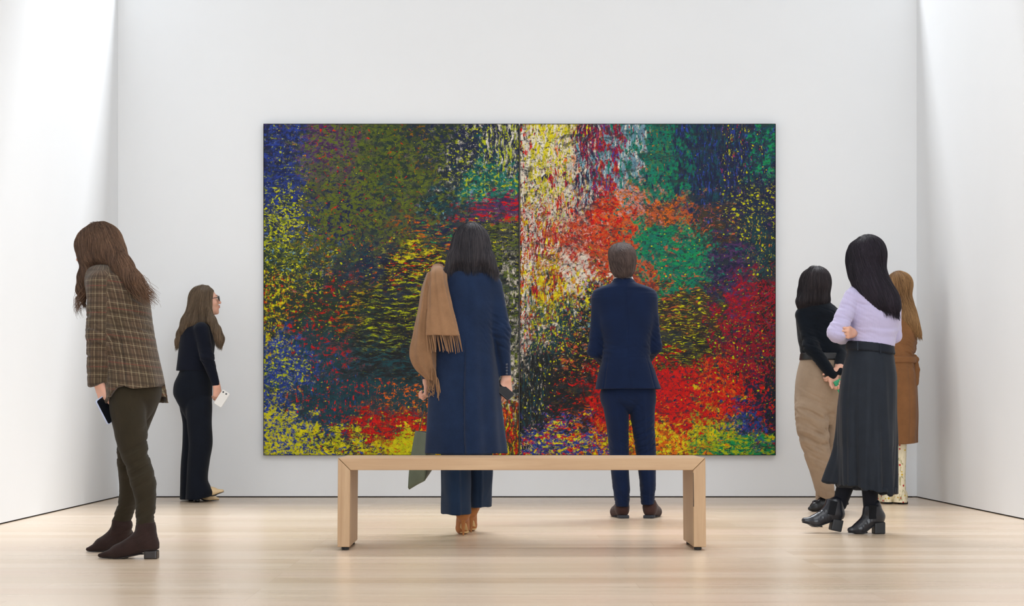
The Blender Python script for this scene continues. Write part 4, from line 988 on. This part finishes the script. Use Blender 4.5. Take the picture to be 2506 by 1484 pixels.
    hs.chain([P(280, 620, -.03), P(300, 655, -.09), P(326, 685, -.13), P(349, 712, -.13)], [.052, .040, .030, .014], .035)
    hs.chain([P(212, 640, -.055), P(205, 680, -.05), P(199, 710, -.04), P(205, 738, -.02)], [.026, .017, .012, .007], .025)
    c0 = L(0, .096, 0); cut_front(hs, lambda x, y, z: ((x - c0[0]) * f[0] + (y - c0[1]) * f[1] + (z - c0[2]) * f[2]) * (z > P(0, 655)[2]) - (z <= P(0, 655)[2]) * 1.0)
    fc = L(-.0, .118, -.035); rr_ = R[0]; hs.ell(fc, v3(.075, .042, .105), R, .006, 's')
    ex = []; rn = np.random.RandomState(8)
    for i in range(90):
        s0 = P(203 + 8 * rn.randn() * .5, 700 + 20 * rn.rand(), -.03 + .02 * rn.randn()); t = np.linspace(0, 1, 14); ph = rn.rand() * 3
        ex.append(np.stack([s0[0] - .02 * t + .013 * np.sin(5 * t + ph), s0[1] + .01 * np.sin(6 * t + ph), s0[2] - (.07 + .05 * rn.rand()) * t], 1))
    for i in range(220):
        s0 = P(330 + 10 * rn.randn(), 690 + 10 * rn.randn(), -.15 + .012 * rn.randn()); t = np.linspace(0, 1, 14); ph = rn.rand() * 3
        ex.append(np.stack([s0[0] + .062 * t**.8 + .007 * np.sin(6 * t + ph), s0[1] + .03 * t + .006 * np.sin(6 * t + ph), s0[2] - (.055 + .035 * rn.rand()) * t], 1))
    ex = np.array(ex); er = np.tile(np.linspace(.0010, .0003, 14), (len(ex), 1))
    hair(hs, 'hair', M_h, root, org, 7500, 25, .004, step=.012, steps=13, rad=.0007, jit=.10, free=.7, wave=.22, tip=.03, flow=(.28, -.12, -1), extra=[(ex, er)])

# ===== woman with glasses at the far left =========================================================
def glasses_woman():
    P = Per(12.13); org = (P(485, 1229)[0], 12.13, 0)
    M_h = hair_mat('light_brown_hair', rgb(66, 54, 44), rgb(150, 128, 104)); M_s = fabric('black_navy_knit', rgb(14, 18, 30), .12, .95, 700, .35, .3)
    M_t = fabric('black_trouser_cloth', rgb(13, 18, 28), .12, .85, 900, .25, .2)
    b = Sh(); C = P(503, 738, .0); f = nrm(v3(.975, .14, .13)); L, R = head(b, C, f, s=1.0, neck=P(489, 790, .0), neck_r=.05)
    shs = [P(492, 808, -.15), P(488, 808, .15)]; els = [P(507, 875, -.16), P(500, 880, .17)]; wrs = [P(530, 945, -.12), P(525, 930, .08)]
    hips = [P(476, 960, -.08), P(470, 960, .08)]; kn = [P(491, 1085, -.08), P(470, 1085, .08)]; an = [P(484, 1205, -.05), P(470, 1205, .12)]
    limb_body(b, P, hips, kn, an, shs, els, wrs, P(487, 830), P(474, 940), P(488, 790), .95)
    hand(b, wrs[0], nrm(v3(.05, .02, -1)), nrm(v3(.75, .5, .1)), (.5, .8, .6), .95, .5, .9, -.5)
    root, _ = build(b, 'person', SK_A, None, org, .0034)
    tag(root, 'woman with glasses and dark clothes standing in profile against the back wall', 'person'); face_parts(L, R, root, org)
    g = Sh()
    g.col(P.rows([(781, 476, 506, 0, .055), (788, 463, 515, 0, .085), (797, 451, 521, 0, .125), (812, 443, 523, 0, .160), (840, 440, 524, 0, .165), (870, 437, 521, 0, .155), (908, 433, 519, 0, .15)]), 2.2, .02, hollow=.009, fold=lambda th, t: .004 * np.cos(5 * th) * (1 - t))
    g.cap(shs[0] + v3(.002, .01, 0), els[0], .060, .050, .02); g.cap(els[0], wrs[0], .050, .030, .02, clips=[(wrs[0], nrm(v3(.1, 0, -1)))]); g.cap(shs[1], els[1], .058, .048, .02); g.cap(els[1], wrs[1], .048, .03, .02)
    build(g, 'sweater', M_s, root, org, .0045, lambda V, N: .002 * snoise(V, 3, (6, 6, 6)) + bend_wrinkle([els[0]], .005, .1, (12, 9, 30), 5)(V, N))
    g = Sh()
    g.col(P.rows([(895, 445, 516, 0, .13), (915, 438, 517, 0, .145), (940, 427, 519, 0, .155), (962, 425, 519, 0, .155), (982, 433, 518, 0, .14), (1000, 443, 517, 0, .12), (1035, 462, 508, 0, .05)]), 2.2, .03)
    g.col(P.rows(legrows([(985, 456, 518, -.06, .10), (1040, 459, 517, -.08, .095), (1085, 463, 519, -.08, .095), (1130, 460, 512, -.075, .10), (1175, 458, 508, -.07, .11), (1190, 457, 514, -.07, .115), (1205, 456, 521, -.07, .12), (1222, 455, 515, -.07, .125)])), 2.2, .012, hollow=.010, clips=[(P(490, 1221, -.07), nrm(v3(.22, 0, -1)))])
    g.col(P.rows(legrows([(985, 440, 505, .06, .10), (1040, 448, 500, .08, .095), (1085, 447, 500, .08, .095), (1130, 444, 495, .09, .10), (1180, 443, 492, .10, .11), (1222, 442, 498, .11, .125)])), 2.2, .008, hollow=.006)
    build(g, 'trousers', M_t, root, org, .0045, lambda V, N: .002 * snoise(V, 8, (10, 10, 5)) + bend_wrinkle([P(465, 985, 0)], .003, .1, (9, 9, 22), 15)(V, N))
    M_c = leather('cream_leather', rgb(226, 196, 152), .4, .06); mk = leather('black_heel_leather', rgb(22, 22, 26), .35)
    for (hp, tp, pitch) in ((P(474, 1230, -.05), P(549, 1228, -.05), .07), (P(458, 1228, .06), P(536, 1224, .06), .0)):
        hp[2] = 0; tp[2] = pitch; u_ = Sh(); hl = Sh(); so = Sh()
        X = shoe(u_, hp, tp, .05, .92, .8, vamp=.05, heel_part=None); hl.cap(X(0, .12, .055), v3(X(0, .12, 0)[0], X(0, .12, 0)[1], .012), .024, .020, .01, clips=[(v3(0, 0, 0), v3(0, 0, -1))])
        o2, _ = build(u_, 'shoe', M_c, root, org, .003); build(hl, 'heel', mk, o2, org, .003)
        so.cap(X(0, .3, .028), X(0, .62, .005), .024, .033, .01, flat=(R[2], .2)); so.cap(X(0, .62, .005), X(0, .97, .007), .033, .010, .01, flat=(v3(0, 0, 1), .2)); build(so, 'sole', mk, o2, org, .0025)
    phone('white phone with two dark lenses held by the woman with glasses', P(543, 976, -.135), nrm(v3(.15, -1, .1)), nrm(v3(.55, 0, .85)), rgb(226, 224, 220), rgb(228, 226, 222), .125, .066, cams=True)
    gl = NT('black_frame', (.012, .010, .012), .25).m; G = Sh(); E = lambda x, y, z: L(x, y, z)
    for q in (-1, 1):
        pr = [E(q * .033 + .023 * math.cos(a), .106 - .02 * abs(math.cos(a)) * .3 * (1 if q * math.cos(a) > 0 else 0), .008 + .019 * math.sin(a)) for a in np.linspace(0, 2 * math.pi, 17)]
        G.chain(pr, [.0024] * 17, 0); G.chain([E(q * .056, .101, .014), E(q * .074, .05, .012), E(q * .079, -.005, .008), E(q * .076, -.02, -.008)], [.003, .0024, .0024, .002], 0)
    G.cap(E(-.011, .108, .012), E(.011, .108, .012), .0022, None, 0)
    og, _ = build(G, 'glasses', gl, root, org, .0015)
    lensm = NT('spectacle_lens', (.9, .95, 1), .02, Transmission_Weight=1.0, IOR=1.05); ln_ = Sh()
    for q in (-1, 1): ln_ = Sh(); ln_.ell(E(q * .033, .1045, .008), v3(.022, .0014, .0185), R, 0); build(ln_, 'lens', lensm.m, og, org, .0012)
    hs = Sh(); hs.ell(L(0, -.022, .030), v3(.088, .100, .094), R, .01)
    hs.col(P.rows(hrows([(704, 490, 514, .0, .04), (712, 479, 518, 0, .075), (725, 471, 519, 0, .09), (742, 465, 518, 0, .095), (760, 461, 519, 0, .098), (778, 457, 523, 0, .10), (790, 452, 524, 0, .11)])), 2.1, .02)
    hs.chain([P(484, 742, -.055), P(464, 785, -.11), P(450, 808, -.10), P(438, 835, -.06), P(433, 846, -.05)], [.036, .036, .026, .018, .010], .04)
    hs.chain([P(478, 750, .05), P(460, 790, .06), P(445, 820, .03), P(434, 842, .02)], [.05, .045, .03, .012], .03)
    hs.chain([P(505, 740, -.055), P(519, 785, -.12), P(530, 808, -.135), P(537, 830, -.12), P(540, 845, -.11)], [.020, .022, .024, .026, .012], .02)
    fc = L(0, .112, -.02); hs.ell(fc, v3(.105, .070, .105), R, .006, 's')
    hair(hs, 'hair', M_h, root, org, 5200, 35, .004, step=.013, steps=12, rad=.0008, jit=.07, free=.5, flow=(-.15, 0, -1), wave=.08)
# ===== right-hand group: black sweater, lilac top, camel coat =====================================
def black_sweater_woman():
    P = Per(10.9); org = (P(2015, 1254)[0], 10.9, 0)
    M_h = hair_mat('black_brown_hair', rgb(20, 19, 24), rgb(74, 66, 68)); M_s = fabric('black_knit', rgb(12, 18, 26), .14, .95, 800, .35, .3); M_t = fabric('beige_wool', rgb(150, 130, 110), .10, .9, 900, .35, .3)
    b = Sh(); C = P(1993, 698, .0); f = nrm(v3(-.50, .86, .06)); L, R = head(b, C, f, s=1.0, neck=P(2003, 745, -.02), neck_r=.05)
    shs = [P(1966, 772, -.05), P(2042, 772, .03)]; els = [P(1985, 850, -.13), P(2058, 850, .0)]; wrs = [P(2030, 915, -.20), P(2050, 905, -.20)]
    hips = [P(1985, 940, -.02), P(2024, 940, .02)]; kn = [P(1994, 1085, -.03), P(2030, 1085, .11)]; an = [P(2021, 1210, .04), P(2005, 1225, .17)]
    limb_body(b, P, hips, kn, an, shs, els, wrs, P(2003, 800), P(2005, 920), P(2003, 755), .95)
    hand(b, P(2034, 915, -.205), nrm(v3(.35, -.1, -.8)), nrm(v3(-.8, -.1, -.4)), (.55, .9, .7), .95, .4, .9, -.4); hand(b, P(2054, 905, -.20), nrm(v3(-.55, -.1, -.6)), nrm(v3(.3, .0, .9)), (.6, .8, .6), .95, .4, .9, .4)
    root, _ = build(b, 'person', SK_A, None, org, .0034)
    tag(root, 'woman in a black sweater and beige trousers holding her hands behind her back', 'person'); face_parts(L, R, root, org)
    g = Sh()
    g.col(P.rows([(728, 1978, 2028, -.01, .062), (742, 1974, 2033, -.01, .072), (750, 1962, 2043, -.01, .095), (762, 1952, 2052, -.01, .125), (785, 1949, 2058, 0, .145), (820, 1953, 2060, 0, .145), (850, 1958, 2060, 0, .135), (872, 1962, 2058, 0, .13)]), 2.2, .02)
    g.cap(shs[0], els[0], .056, .050, .02); g.cap(els[0], P(2036, 918, -.205), .050, .032, .02); g.cap(shs[1], els[1], .052, .046, .02); g.cap(els[1], P(2054, 908, -.20), .046, .03, .02)
    g.cap(P(1985, 738, -.06), P(2022, 740, -.06), .012, None, .01)
    build(g, 'sweater', M_s, root, org, .0045, lambda V, N: .002 * snoise(V, 3, (12, 12, 12)) + bend_wrinkle([els[0], P(2035, 800, -.1)], .008, .11, (12, 9, 30), 5)(V, N) + .002 * np.exp(-((V[:, 2] - P(0, 860)[2]) / .04)**2) * snoise(V, 16, (40, 40, 60)))
    g = Sh(); g.col(P.rows([(866, 1961, 2058, 0, .132), (881, 1959, 2060, 0, .138)]), 2.2, 0); build(g, 'belt', leather('black_belt_leather', (.012, .013, .016), .35), root, org, .003, lambda V, N: .003 + 0 * V[:, 0])
    g = Sh()
    g.col(P.rows([(876, 1961, 2058, 0, .13), (900, 1955, 2060, 0, .15), (940, 1949, 2060, 0, .165), (975, 1947, 2056, 0, .16), (1000, 1948, 2052, 0, .14), (1040, 1972, 2035, 0, .05)]), 2.2, .03)
    g.col(P.rows(legrows([(975, 1949, 2030, -.02, .12), (1000, 1947, 2026, -.04, .115), (1050, 1951, 2027, -.04, .11), (1095, 1963, 2030, -.03, .10), (1130, 1974, 2033, -.02, .095), (1170, 1987, 2038, .0, .088), (1205, 1997, 2041, .02, .08), (1226, 2003, 2040, .04, .07)])), 2.2, .010, hollow=.007, clips=[(P(2020, 1222, .03), nrm(v3(-.45, 0, -1)))])
    g.col(P.rows(legrows([(975, 2000, 2056, .05, .11), (1050, 2008, 2060, .10, .10), (1120, 2004, 2052, .12, .09), (1180, 1997, 2030, .15, .075), (1238, 1995, 2016, .17, .05)])), 2.2, .010, hollow=.007)
    bw = bend_wrinkle([P(1985, 1060, -.12), P(2000, 1090, -.12), P(1990, 1020, -.12)], .014, .15, (6, 6, 15), 61)
    build(g, 'trousers', M_t, root, org, .0042, lambda V, N: .002 * snoise(V, 22, (8, 8, 5)) + bw(V, N) + bend_wrinkle([P(2020, 1210, 0)], .006, .08, (12, 12, 22), 63)(V, N))
    M_b = leather('black_leather', rgb(20, 22, 26), .35)
    for (hp, tp, hz_, an_) in ((P(2030, 1252, .05), P(1978, 1254, .02), 0, an[1]), (P(2074, 1235, .10), P(2004, 1240, .12), .045, an[0])):
        hp[2] = hz_; tp[2] = 0.0; u_ = Sh(); hl = Sh(); X = shoe(u_, hp, tp, .018, .95, .5, vamp=.05, heel_part=hl, ankle=an_ + v3(.01, .02, -.01), ankle_r=.035)
        o2, _ = build(u_, 'loafer', M_b, root, org, .003); build(hl, 'heel', M_b, o2, org, .003)
        bwS = Sh()
        for q in (-1, 1): bwS.ell(X(q * .016, .66, .068), v3(.018, .008, .010), np.stack([nrm(v3(q * .9, -.2, .35)), nrm(v3(.2, .9, 0)), nrm(v3(-.35 * q, 0, .9))]), .003)
        bwS.ell(X(0, .66, .066), v3(.007, .008, .007), None, .002); build(bwS, 'bow', fabric('black_ribbon', (.012, .013, .016), .1, .5, 500, .1, .2), o2, org, .002)
    # green booklet in her hands
    c = P(2056, 948, -.235); R_ = np.stack([nrm(v3(.88, .0, .47)), nrm(v3(0, 1, 0)), nrm(v3(-.47, 0, .88))]); q = Sh(); q.box(c, v3(.026, .006, .052), R_, .003)
    mg = NT('green_card', rgb(30, 150, 100), .5); v = mg.n('ShaderNodeTexWave', {'Vector': mg.coord((1, 1, 1), (0, .55, 0)), 'Scale': 40.0}, wave_type='BANDS', bands_direction='X').outputs['Fac']; mg.base(mg.mix(v, rgb(20, 120, 80), rgb(60, 180, 125)))
    r, _ = build(q, 'booklet', mg.m, None, tuple(c), .0022); tag(r, 'green ribbed booklet held behind the back of the woman in the black sweater', 'booklet')
    hs = Sh(); hs.ell(L(0, -.020, .030), v3(.088, .102, .096), R, .01)
    hs.col(P.rows(hrows([(659, 1978, 2010, 0, .03), (665, 1967, 2017, 0, .06), (680, 1959, 2023, 0, .085), (700, 1957, 2027, -.005, .095), (720, 1956, 2029, -.01, .095), (736, 1956, 2031, -.02, .085), (744, 1960, 2028, -.03, .07)])), 2.1, .02)
    hs.chain([P(1966, 715, -.02), P(1960, 740, -.06), P(1958, 752, -.06)], [.026, .020, .008], .02)
    fc = L(0, .125, -.03); hs.ell(fc, v3(.075, .055, .10), R, .006, 's')
    hair(hs, 'hair', M_h, root, org, 5000, 45, .004, step=.012, steps=12, rad=.0008, jit=.05, free=.4)

def lilac_woman():
    P = Per(8.98); org = (P(2120, 1306)[0], 8.98, 0)
    M_h = hair_mat('black_hair', rgb(14, 14, 20), rgb(56, 48, 58), .38); M_k = NT('lilac_rib_knit', rgb(196, 186, 218), .9, Sheen_Weight=.3, Specular_IOR_Level=.2)
    rb = M_k.n('ShaderNodeTexWave', {'Vector': M_k.coord(), 'Scale': 88.0, 'Distortion': .6, 'Detail': 1.0, 'Detail Scale': .3}, wave_type='BANDS', bands_direction='X').outputs['Fac']
    M_k.base(M_k.mix(rb, rgb(176, 168, 202), rgb(192, 184, 214))); M_k.bump(rb, .5, .0025)
    M_s = fabric('charcoal_skirt_cloth', rgb(29, 34, 42), .14, .6, 500, .12, .15); M_l = fabric('black_tights', (.008, .009, .014), .1, .8, 900, .1, .2)
    b = Sh(); C = P(2117, 634, .0); f = nrm(v3(-.62, .78, .02)); L, R = head(b, C, f, s=1.0, neck=P(2122, 690, .0), neck_r=.05)
    shs = [P(2085, 728, -.06), P(2184, 738, .03)]; els = [P(2048, 815, -.10), P(2186, 822, .06)]; wrs = [P(2092, 828, .14), P(2100, 820, -.03)]
    hips = [P(2100, 930, 0), P(2150, 930, 0)]; kn = [P(2095, 1100, .05), P(2140, 1100, 0)]; an = [P(2048, 1238, .10), P(2131, 1250, 0)]
    limb_body(b, P, hips, kn, an, shs, els, wrs, P(2138, 755), P(2125, 900), P(2124, 700), .93)
    hand(b, P(2088, 816, -.082), nrm(v3(-.56, -.80, .0)), nrm(v3(.1, 0, 1)), (.85, .95, .75), .88, .35, 1.05, .35); tips = b.tips[-4:]
    hand(b, wrs[0], nrm(v3(.9, .3, .1)), nrm(v3(0, -.2, 1)), (.4, .6, .5), .95, .3, .9, .35)
    root, _ = build(b, 'person', SK_B, None, org, .0034)
    tag(root, 'tall dark-haired woman in a lilac top and long charcoal skirt with arms crossed', 'person'); face_parts(L, R, root, org)
    nm = NT('red_nail', rgb(150, 30, 34), .2).m
    for (c, fd, nb, r_) in tips: q = Sh(); q.ell(c, v3(r_ * .62, r_ * .9, .0022), np.stack([np.cross(fd, nb), fd, nb]), 0); build(q, 'nail', nm, root, org, .001)
    g = Sh()
    g.col(P.rows([(688, 2098, 2142, 0, .05), (697, 2088, 2158, 0, .07), (708, 2075, 2180, 0, .095), (722, 2068, 2196, 0, .12), (745, 2069, 2203, 0, .135), (780, 2074, 2201, 0, .14), (805, 2077, 2196, 0, .13), (830, 2079, 2189, 0, .122), (852, 2078, 2186, 0, .12)]), 2.2, .02, clips=[(P(2130, 843, 0), nrm(v3(-.11, 0, -1)))])
    g.cap(shs[0], els[0], .050, .052, .02); g.cap(els[0], P(2060, 822, .02), .050, .046, .02); g.cap(P(2060, 822, .02), wrs[0], .046, .034, .02); g.cap(shs[1], els[1], .048, .042, .02); g.cap(els[1], P(2150, 815, .14), .042, .034, .02)
    build(g, 'rib_knit_top', M_k.m, root, org, .0042, lambda V, N: .0025 * snoise(V, 3, (7, 7, 9)) + bend_wrinkle([P(2085, 825, -.12), P(2085, 760, -.12), P(2056, 800, -.12)], .0065, .10, (8, 8, 24), 5)(V, N) + .0018 * np.exp(-((V[:, 2] - P(0, 820)[2]) / .06)**2) * snoise(V, 17, (18, 18, 80)))
    wclip = lambda y0: (P(2130, y0, 0), nrm(v3(.11, 0, 1)))
    g = Sh(); g.col(P.rows([(825, 2076, 2184, 0, .120), (850, 2074, 2184, 0, .124), (875, 2071, 2187, 0, .130)]), 2.2, 0, clips=[(P(2130, 843.5, 0), nrm(v3(.11, 0, 1))), (P(2130, 861, 0), nrm(v3(-.11, 0, -1)))]); 
    g2 = Sh()
    r_sk = P.rows([(835, 2076, 2184, 0, .120), (862, 2074, 2184, 0, .126), (885, 2067, 2186, 0, .14), (920, 2060, 2190, 0, .155), (960, 2055, 2190, 0, .165), (1010, 2051, 2190, 0, .175), (1080, 2050, 2192, 0, .19), (1150, 2049, 2191, 0, .20), (1216, 2050, 2188, 0, .205)])
    sf = lambda th, t: np.clip(1 - t, 0, 1)**.8 * (.010 * np.cos(5 * th + .4 + 1.2 * t) + .004 * np.cos(11 * th + 2 - t) + .006 * np.cos(3 * th)) - .012 * (np.clip(1.05 - t, 0, 1)) * np.exp(-((th + 2.25) / .10)**2)
    hem = lambda x, y, z: np.interp(x, [P(2048, 0)[0], P(2090, 0)[0], P(2094, 0)[0], P(2186, 0)[0]], [P(0, 1190)[2], P(0, 1191)[2], P(0, 1197)[2], P(0, 1210)[2]]) - z
    g2.col(r_sk, 2.1, .02, fold=sf, hollow=.009, clips=[hem, wclip(850)])
    g2.col(P.rows([(980, 2056, 2130, .08, .09), (1060, 2048, 2130, .09, .10), (1110, 2038, 2130, .10, .10), (1150, 2024, 2128, .11, .10), (1184, 2012, 2125, .12, .10)]), 2.0, .010, hollow=.008, fold=lambda th, t: .006 * np.cos(6 * th) * (1 - t), clips=[(P(2030, 1180, .1), nrm(v3(-.06, 0, -1)))])
    sk, _ = build(g2, 'skirt', M_s, root, org, .0045, lambda V, N: .001 * snoise(V, 18, (20, 20, 6)) + drape(P(2125, 1000), .011, 6, 1.0, 21, 2.2)(V, N) + drape(P(2125, 1000), .003, 13, 1.0, 22, 3)(V, N) + .0005 * np.tanh((V[:, 2] - P(0, 1092)[2]) * 300))
    wb, _ = build(g, 'waistband', fabric('black_band', rgb(26, 30, 38), .1, .6, 600, .1, .1), sk, org, .0035, lambda V, N: .004 + 0 * V[:, 0])
    for x, y0 in ((2099, 838), (2155, 845)):
        k = Sh(); a = P(x, y0, -.128 if x < 2120 else -.130); c = P(x, y0 + 19, -.134); k.cap(a, c, .0045, None, 0, flat=(v3(0, 1, 0), .6)); build(k, 'belt_loop', M_s, sk, org, .002)
    g = Sh()
    g.chain([P(2100, 1090, .06), P(2075, 1170, .08), P(2055, 1235, .10)], [.060, .052, .040], .02); g.chain([P(2140, 1100, 0), P(2129, 1180, 0), P(2130, 1245, 0)], [.062, .050, .038], .02); build(g, 'tights', M_l, root, org, .004)
    M_b = leather('black_boot_leather', rgb(26, 28, 36), .28); M_h2 = leather('black_stacked_heel', rgb(26, 28, 32), .5); M_e = fabric('black_elastic', (.012, .013, .016), .2, .9, 1400, .6, .1)
    for (hp, tp, lift, a, rws) in ((P(2161, 1306, 0), P(2075, 1304, -.02), 0, an[1], [(1241, 2117, 2153, 0, .045), (1258, 2115, 2156, 0, .046), (1275, 2116, 2160, 0, .045)]),
                                (P(2055, 1298, .08), P(1961, 1290, .06), 1, an[0], [(1222, 2022, 2058, .09, .045), (1240, 2018, 2058, .09, .046), (1258, 2014, 2058, .09, .046)])):
        hp[2] = 0.0 if not lift else .004; tp[2] = 0 if not lift else .052
        u_ = Sh(); hl = Sh(); so = Sh()
        X = shoe(u_, hp, tp, .062, 1.0, .25, vamp=.10, heel_part=None, ankle=a, ankle_r=.043); u_.col(P.rows(rws), 2.1, .02, hollow=.006)
        fr = nrm(tp - hp); rt = nrm(np.cross(fr, (0, 0, 1))); up = np.cross(rt, fr); hl.box(X(0, .13, .034), v3(.030, .031, .034), np.stack([rt, fr, up]), .006)
        o2, _ = build(u_, 'chelsea_boot', M_b, root, org, .003, bend_wrinkle([X(0, .5, .06)], .0025, .05, (50, 20, 30), 4)); build(hl, 'heel', M_h2, o2, org, .0028)
        so.cap(X(0, .30, .046), X(0, .60, .007), .026, .036, .01, flat=(up, .16)); so.cap(X(0, .60, .008), X(0, .915, .009), .034, .019, .01, flat=(up, .16)); build(so, 'sole', M_h2, o2, org, .0022)
        e_ = Sh(); m0 = X(0, .40, .10); 
        for q in (-1, 1): e_ = Sh(); e_.box(X(q * .040, .36, .125), v3(.006, .022, .040), np.stack([rt, fr, up]), .004); build(e_, 'elastic_panel', M_e, o2, org, .0028)
    hs = Sh(); hs.ell(L(0, -.020, .032), v3(.090, .104, .100), R, .01)
    hs.col(P.rows(hrows([(587, 2096, 2138, 0, .04), (593, 2086, 2146, 0, .065), (610, 2077, 2155, 0, .088), (635, 2073, 2161, 0, .10), (660, 2075, 2167, -.02, .10), (685, 2082, 2176, -.04, .095), (702, 2092, 2186, -.07, .08), (720, 2105, 2197, -.09, .065), (742, 2124, 2203, -.105, .05), (760, 2140, 2202, -.11, .035), (768, 2150, 2198, -.112, .022)])), 2.1, .02)
    c0 = L(0, .090, 0); fc = L(0, .13, -.03); hs.ell(fc, v3(.080, .055, .11), R, .006, 's')
    hair(hs, 'hair', M_h, root, org, 7000, 55, .004, step=.014, steps=15, rad=.0008, jit=.06, free=.5, flow=(.33, -.08, -1), wave=.05)

def camel_coat_woman():
    P = Per(11.87); org = (P(2185, 1233)[0], 11.87, 0)
    M_h = hair_mat('golden_brown_hair', rgb(84, 58, 40), rgb(206, 160, 108)); M_c = fabric('camel_coat_wool', rgb(128, 88, 56), .10, .95, 700, .35, .35)
    mf = NT('floral_print', rgb(238, 226, 190), .6); v = mf.n('ShaderNodeTexVoronoi', {'Vector': mf.coord(), 'Scale': 34.0}); col_ = mf.n('ShaderNodeSeparateColor', {'Color': v.outputs['Color']})
    stem = mf.noise(mf.coord((50, 50, 12)), 1.0, 4, .6, 1.5); c = mf.mix(mf.ramp(stem, .56, .60, 0, .75), rgb(240, 228, 196), rgb(150, 140, 70))
    pet = mf.mix(mf.ramp(col_.outputs[0], .5, .52), rgb(214, 180, 40), rgb(190, 34, 40)); msk = mf.math('SUBTRACT', 1.0, mf.ramp(v.outputs['Distance'], .24, .30)); msk = mf.math('MULTIPLY', msk, mf.ramp(col_.outputs[1], .45, .47)); mf.base(mf.mix(msk, c, pet)); M_f = mf.m
    b = Sh(); C = P(2196, 707, .0); f = nrm(v3(-.55, .83, .02)); L, R = head(b, C, f, s=1.0, neck=P(2198, 752, -.01), neck_r=.05)
    shs = [P(2165, 775, -.02), P(2226, 778, .03)]; els = [P(2160, 850, .0), P(2224, 848, .0)]; wrs = [P(2180, 850, .2), P(2185, 850, .18)]
    hips = [P(2182, 930), P(2212, 930)]; kn = [P(2172, 1090), P(2202, 1090)]; an = [P(2170, 1215, .03), P(2200, 1215)]
    limb_body(b, P, hips, kn, an, shs, els, wrs, P(2196, 800), P(2196, 910), P(2197, 760), .95)
    hand(b, wrs[0], nrm(v3(.8, .5, .1)), v3(0, 0, 1), (.5, .6, .5), .95); hand(b, wrs[1], nrm(v3(-.8, .5, .1)), v3(0, 0, 1), (.5, .6, .5), .95, thumb_in=-.35)
    root, _ = build(b, 'person', SK_A, None, org, .0036)
    tag(root, 'golden-haired woman in a camel coat, half hidden behind the woman in the lilac top', 'person'); face_parts(L, R, root, org)
    g = Sh()
    g.col(P.rows([(746, 2180, 2218, 0, .06), (756, 2168, 2232, 0, .09), (770, 2156, 2241, 0, .125), (800, 2151, 2245, 0, .15), (850, 2154, 2238, 0, .15), (878, 2156, 2234, 0, .15), (920, 2152, 2240, 0, .165), (1000, 2149, 2243, 0, .18), (1089, 2146, 2241, 0, .19)]), 2.3, .02, hollow=.012, fold=lambda th, t: (1 - t) * (.008 * np.cos(5 * th) + .005 * np.cos(9 * th + 1)) - .006 * np.exp(-((th + 1.2) / .04)**2) * (t < .55), clips=[(P(2200, 1087, 0), nrm(v3(.07, 0, -1)))])
    for i in (0, 1): g.cap(shs[i], els[i], .060, .052, .025); g.cap(els[i], wrs[i], .052, .042, .02)
    g.cap(P(2180, 750, -.05), P(2222, 752, -.04), .022, None, .02)
    ct, _ = build(g, 'coat', M_c, root, org, .005, lambda V, N: .002 * snoise(V, 3, (12, 12, 8)) + bend_wrinkle([els[1], P(2225, 865, -.1)], .009, .11, (12, 9, 28), 5)(V, N))
    k = Sh(); kp = P(2240, 880, -.04); k.col(P.rows([(876, 2153, 2238, 0, .155), (888, 2153, 2238, 0, .156)]), 2.2, 0); k.ell(kp, (.022, .02, .018), None, .01); k.ell(P(2236, 873, -.05), (.018, .012, .011), None, .01)
    k.chain([kp, P(2243, 905, -.06), P(2240, 938, -.07)], [.012, .018, .020], .01, flat=(v3(0, 1, 0), .35)); build(k, 'tie_belt', M_c, ct, org, .0035, lambda V, N: .004 + 0 * V[:, 0])
    pk = Sh(); pk.box(P(2190, 940, -.165), v3(.055, .012, .065), None, .008); 
    g = Sh()
    g.col(P.rows([(1020, 2184, 2216, -.02, .085), (1100, 2184, 2216, -.02, .08), (1170, 2183, 2214, -.02, .08), (1210, 2181, 2215, -.02, .09), (1229, 2180, 2217, -.02, .10)]), 2.3, .004, hollow=.006)
    g.col(P.rows([(1020, 2150, 2184, .03, .085), (1100, 2150, 2182, .03, .08), (1170, 2152, 2180, .02, .08), (1210, 2153, 2180, .0, .09), (1229, 2152, 2180, .0, .10)]), 2.3, .004, hollow=.006)
    build(g, 'trousers', M_f, root, org, .004, lambda V, N: .003 * snoise(V, 3, (12, 12, 6)))
    for x, y in ((2205, -.02), (2168, .0)):
        hp = P(x + 8, 1233, y - .05); tp = P(x - 22, 1233, y + .16); hp[2] = tp[2] = 0; u_ = Sh(); so = Sh(); hl = Sh(); X = shoe(u_, hp, tp, .016, .95, .4, vamp=.06, heel_part=hl, ankle=P(x, 1205, y), ankle_r=.035)
        o2, _ = build(u_, 'shoe', M_f, root, org, .0035); build(hl, 'heel', leather('black_sole', (.012, .011, .01), .5), o2, org, .003)
    hs = Sh(); hs.ell(L(0, -.020, .030), v3(.088, .102, .096), R, .01)
    hs.col(P.rows(hrows([(671, 2184, 2206, 0, .03), (680, 2174, 2216, 0, .07), (695, 2168, 2221, 0, .09), (715, 2166, 2226, -.005, .097), (740, 2167, 2234, -.02, .095), (758, 2174, 2240, -.05, .085), (775, 2190, 2245, -.08, .07), (795, 2208, 2250, -.10, .05), (812, 2226, 2254, -.10, .032), (822, 2236, 2255, -.10, .018)])), 2.1, .02)
    fc = L(0, .125, -.03); hs.ell(fc, v3(.08, .055, .10), R, .006, 's')
    hair(hs, 'hair', M_h, root, org, 5000, 65, .004, step=.013, steps=13, rad=.0008, jit=.07, free=.5, flow=(.25, -.1, -1), wave=.08)
import time as _t
for f_ in (navy_coat_woman, suit_man, plaid_woman, glasses_woman, black_sweater_woman, lilac_woman, camel_coat_woman):
    t_ = _t.time(); f_(); print(f_.__name__, round(_t.time() - t_, 1))
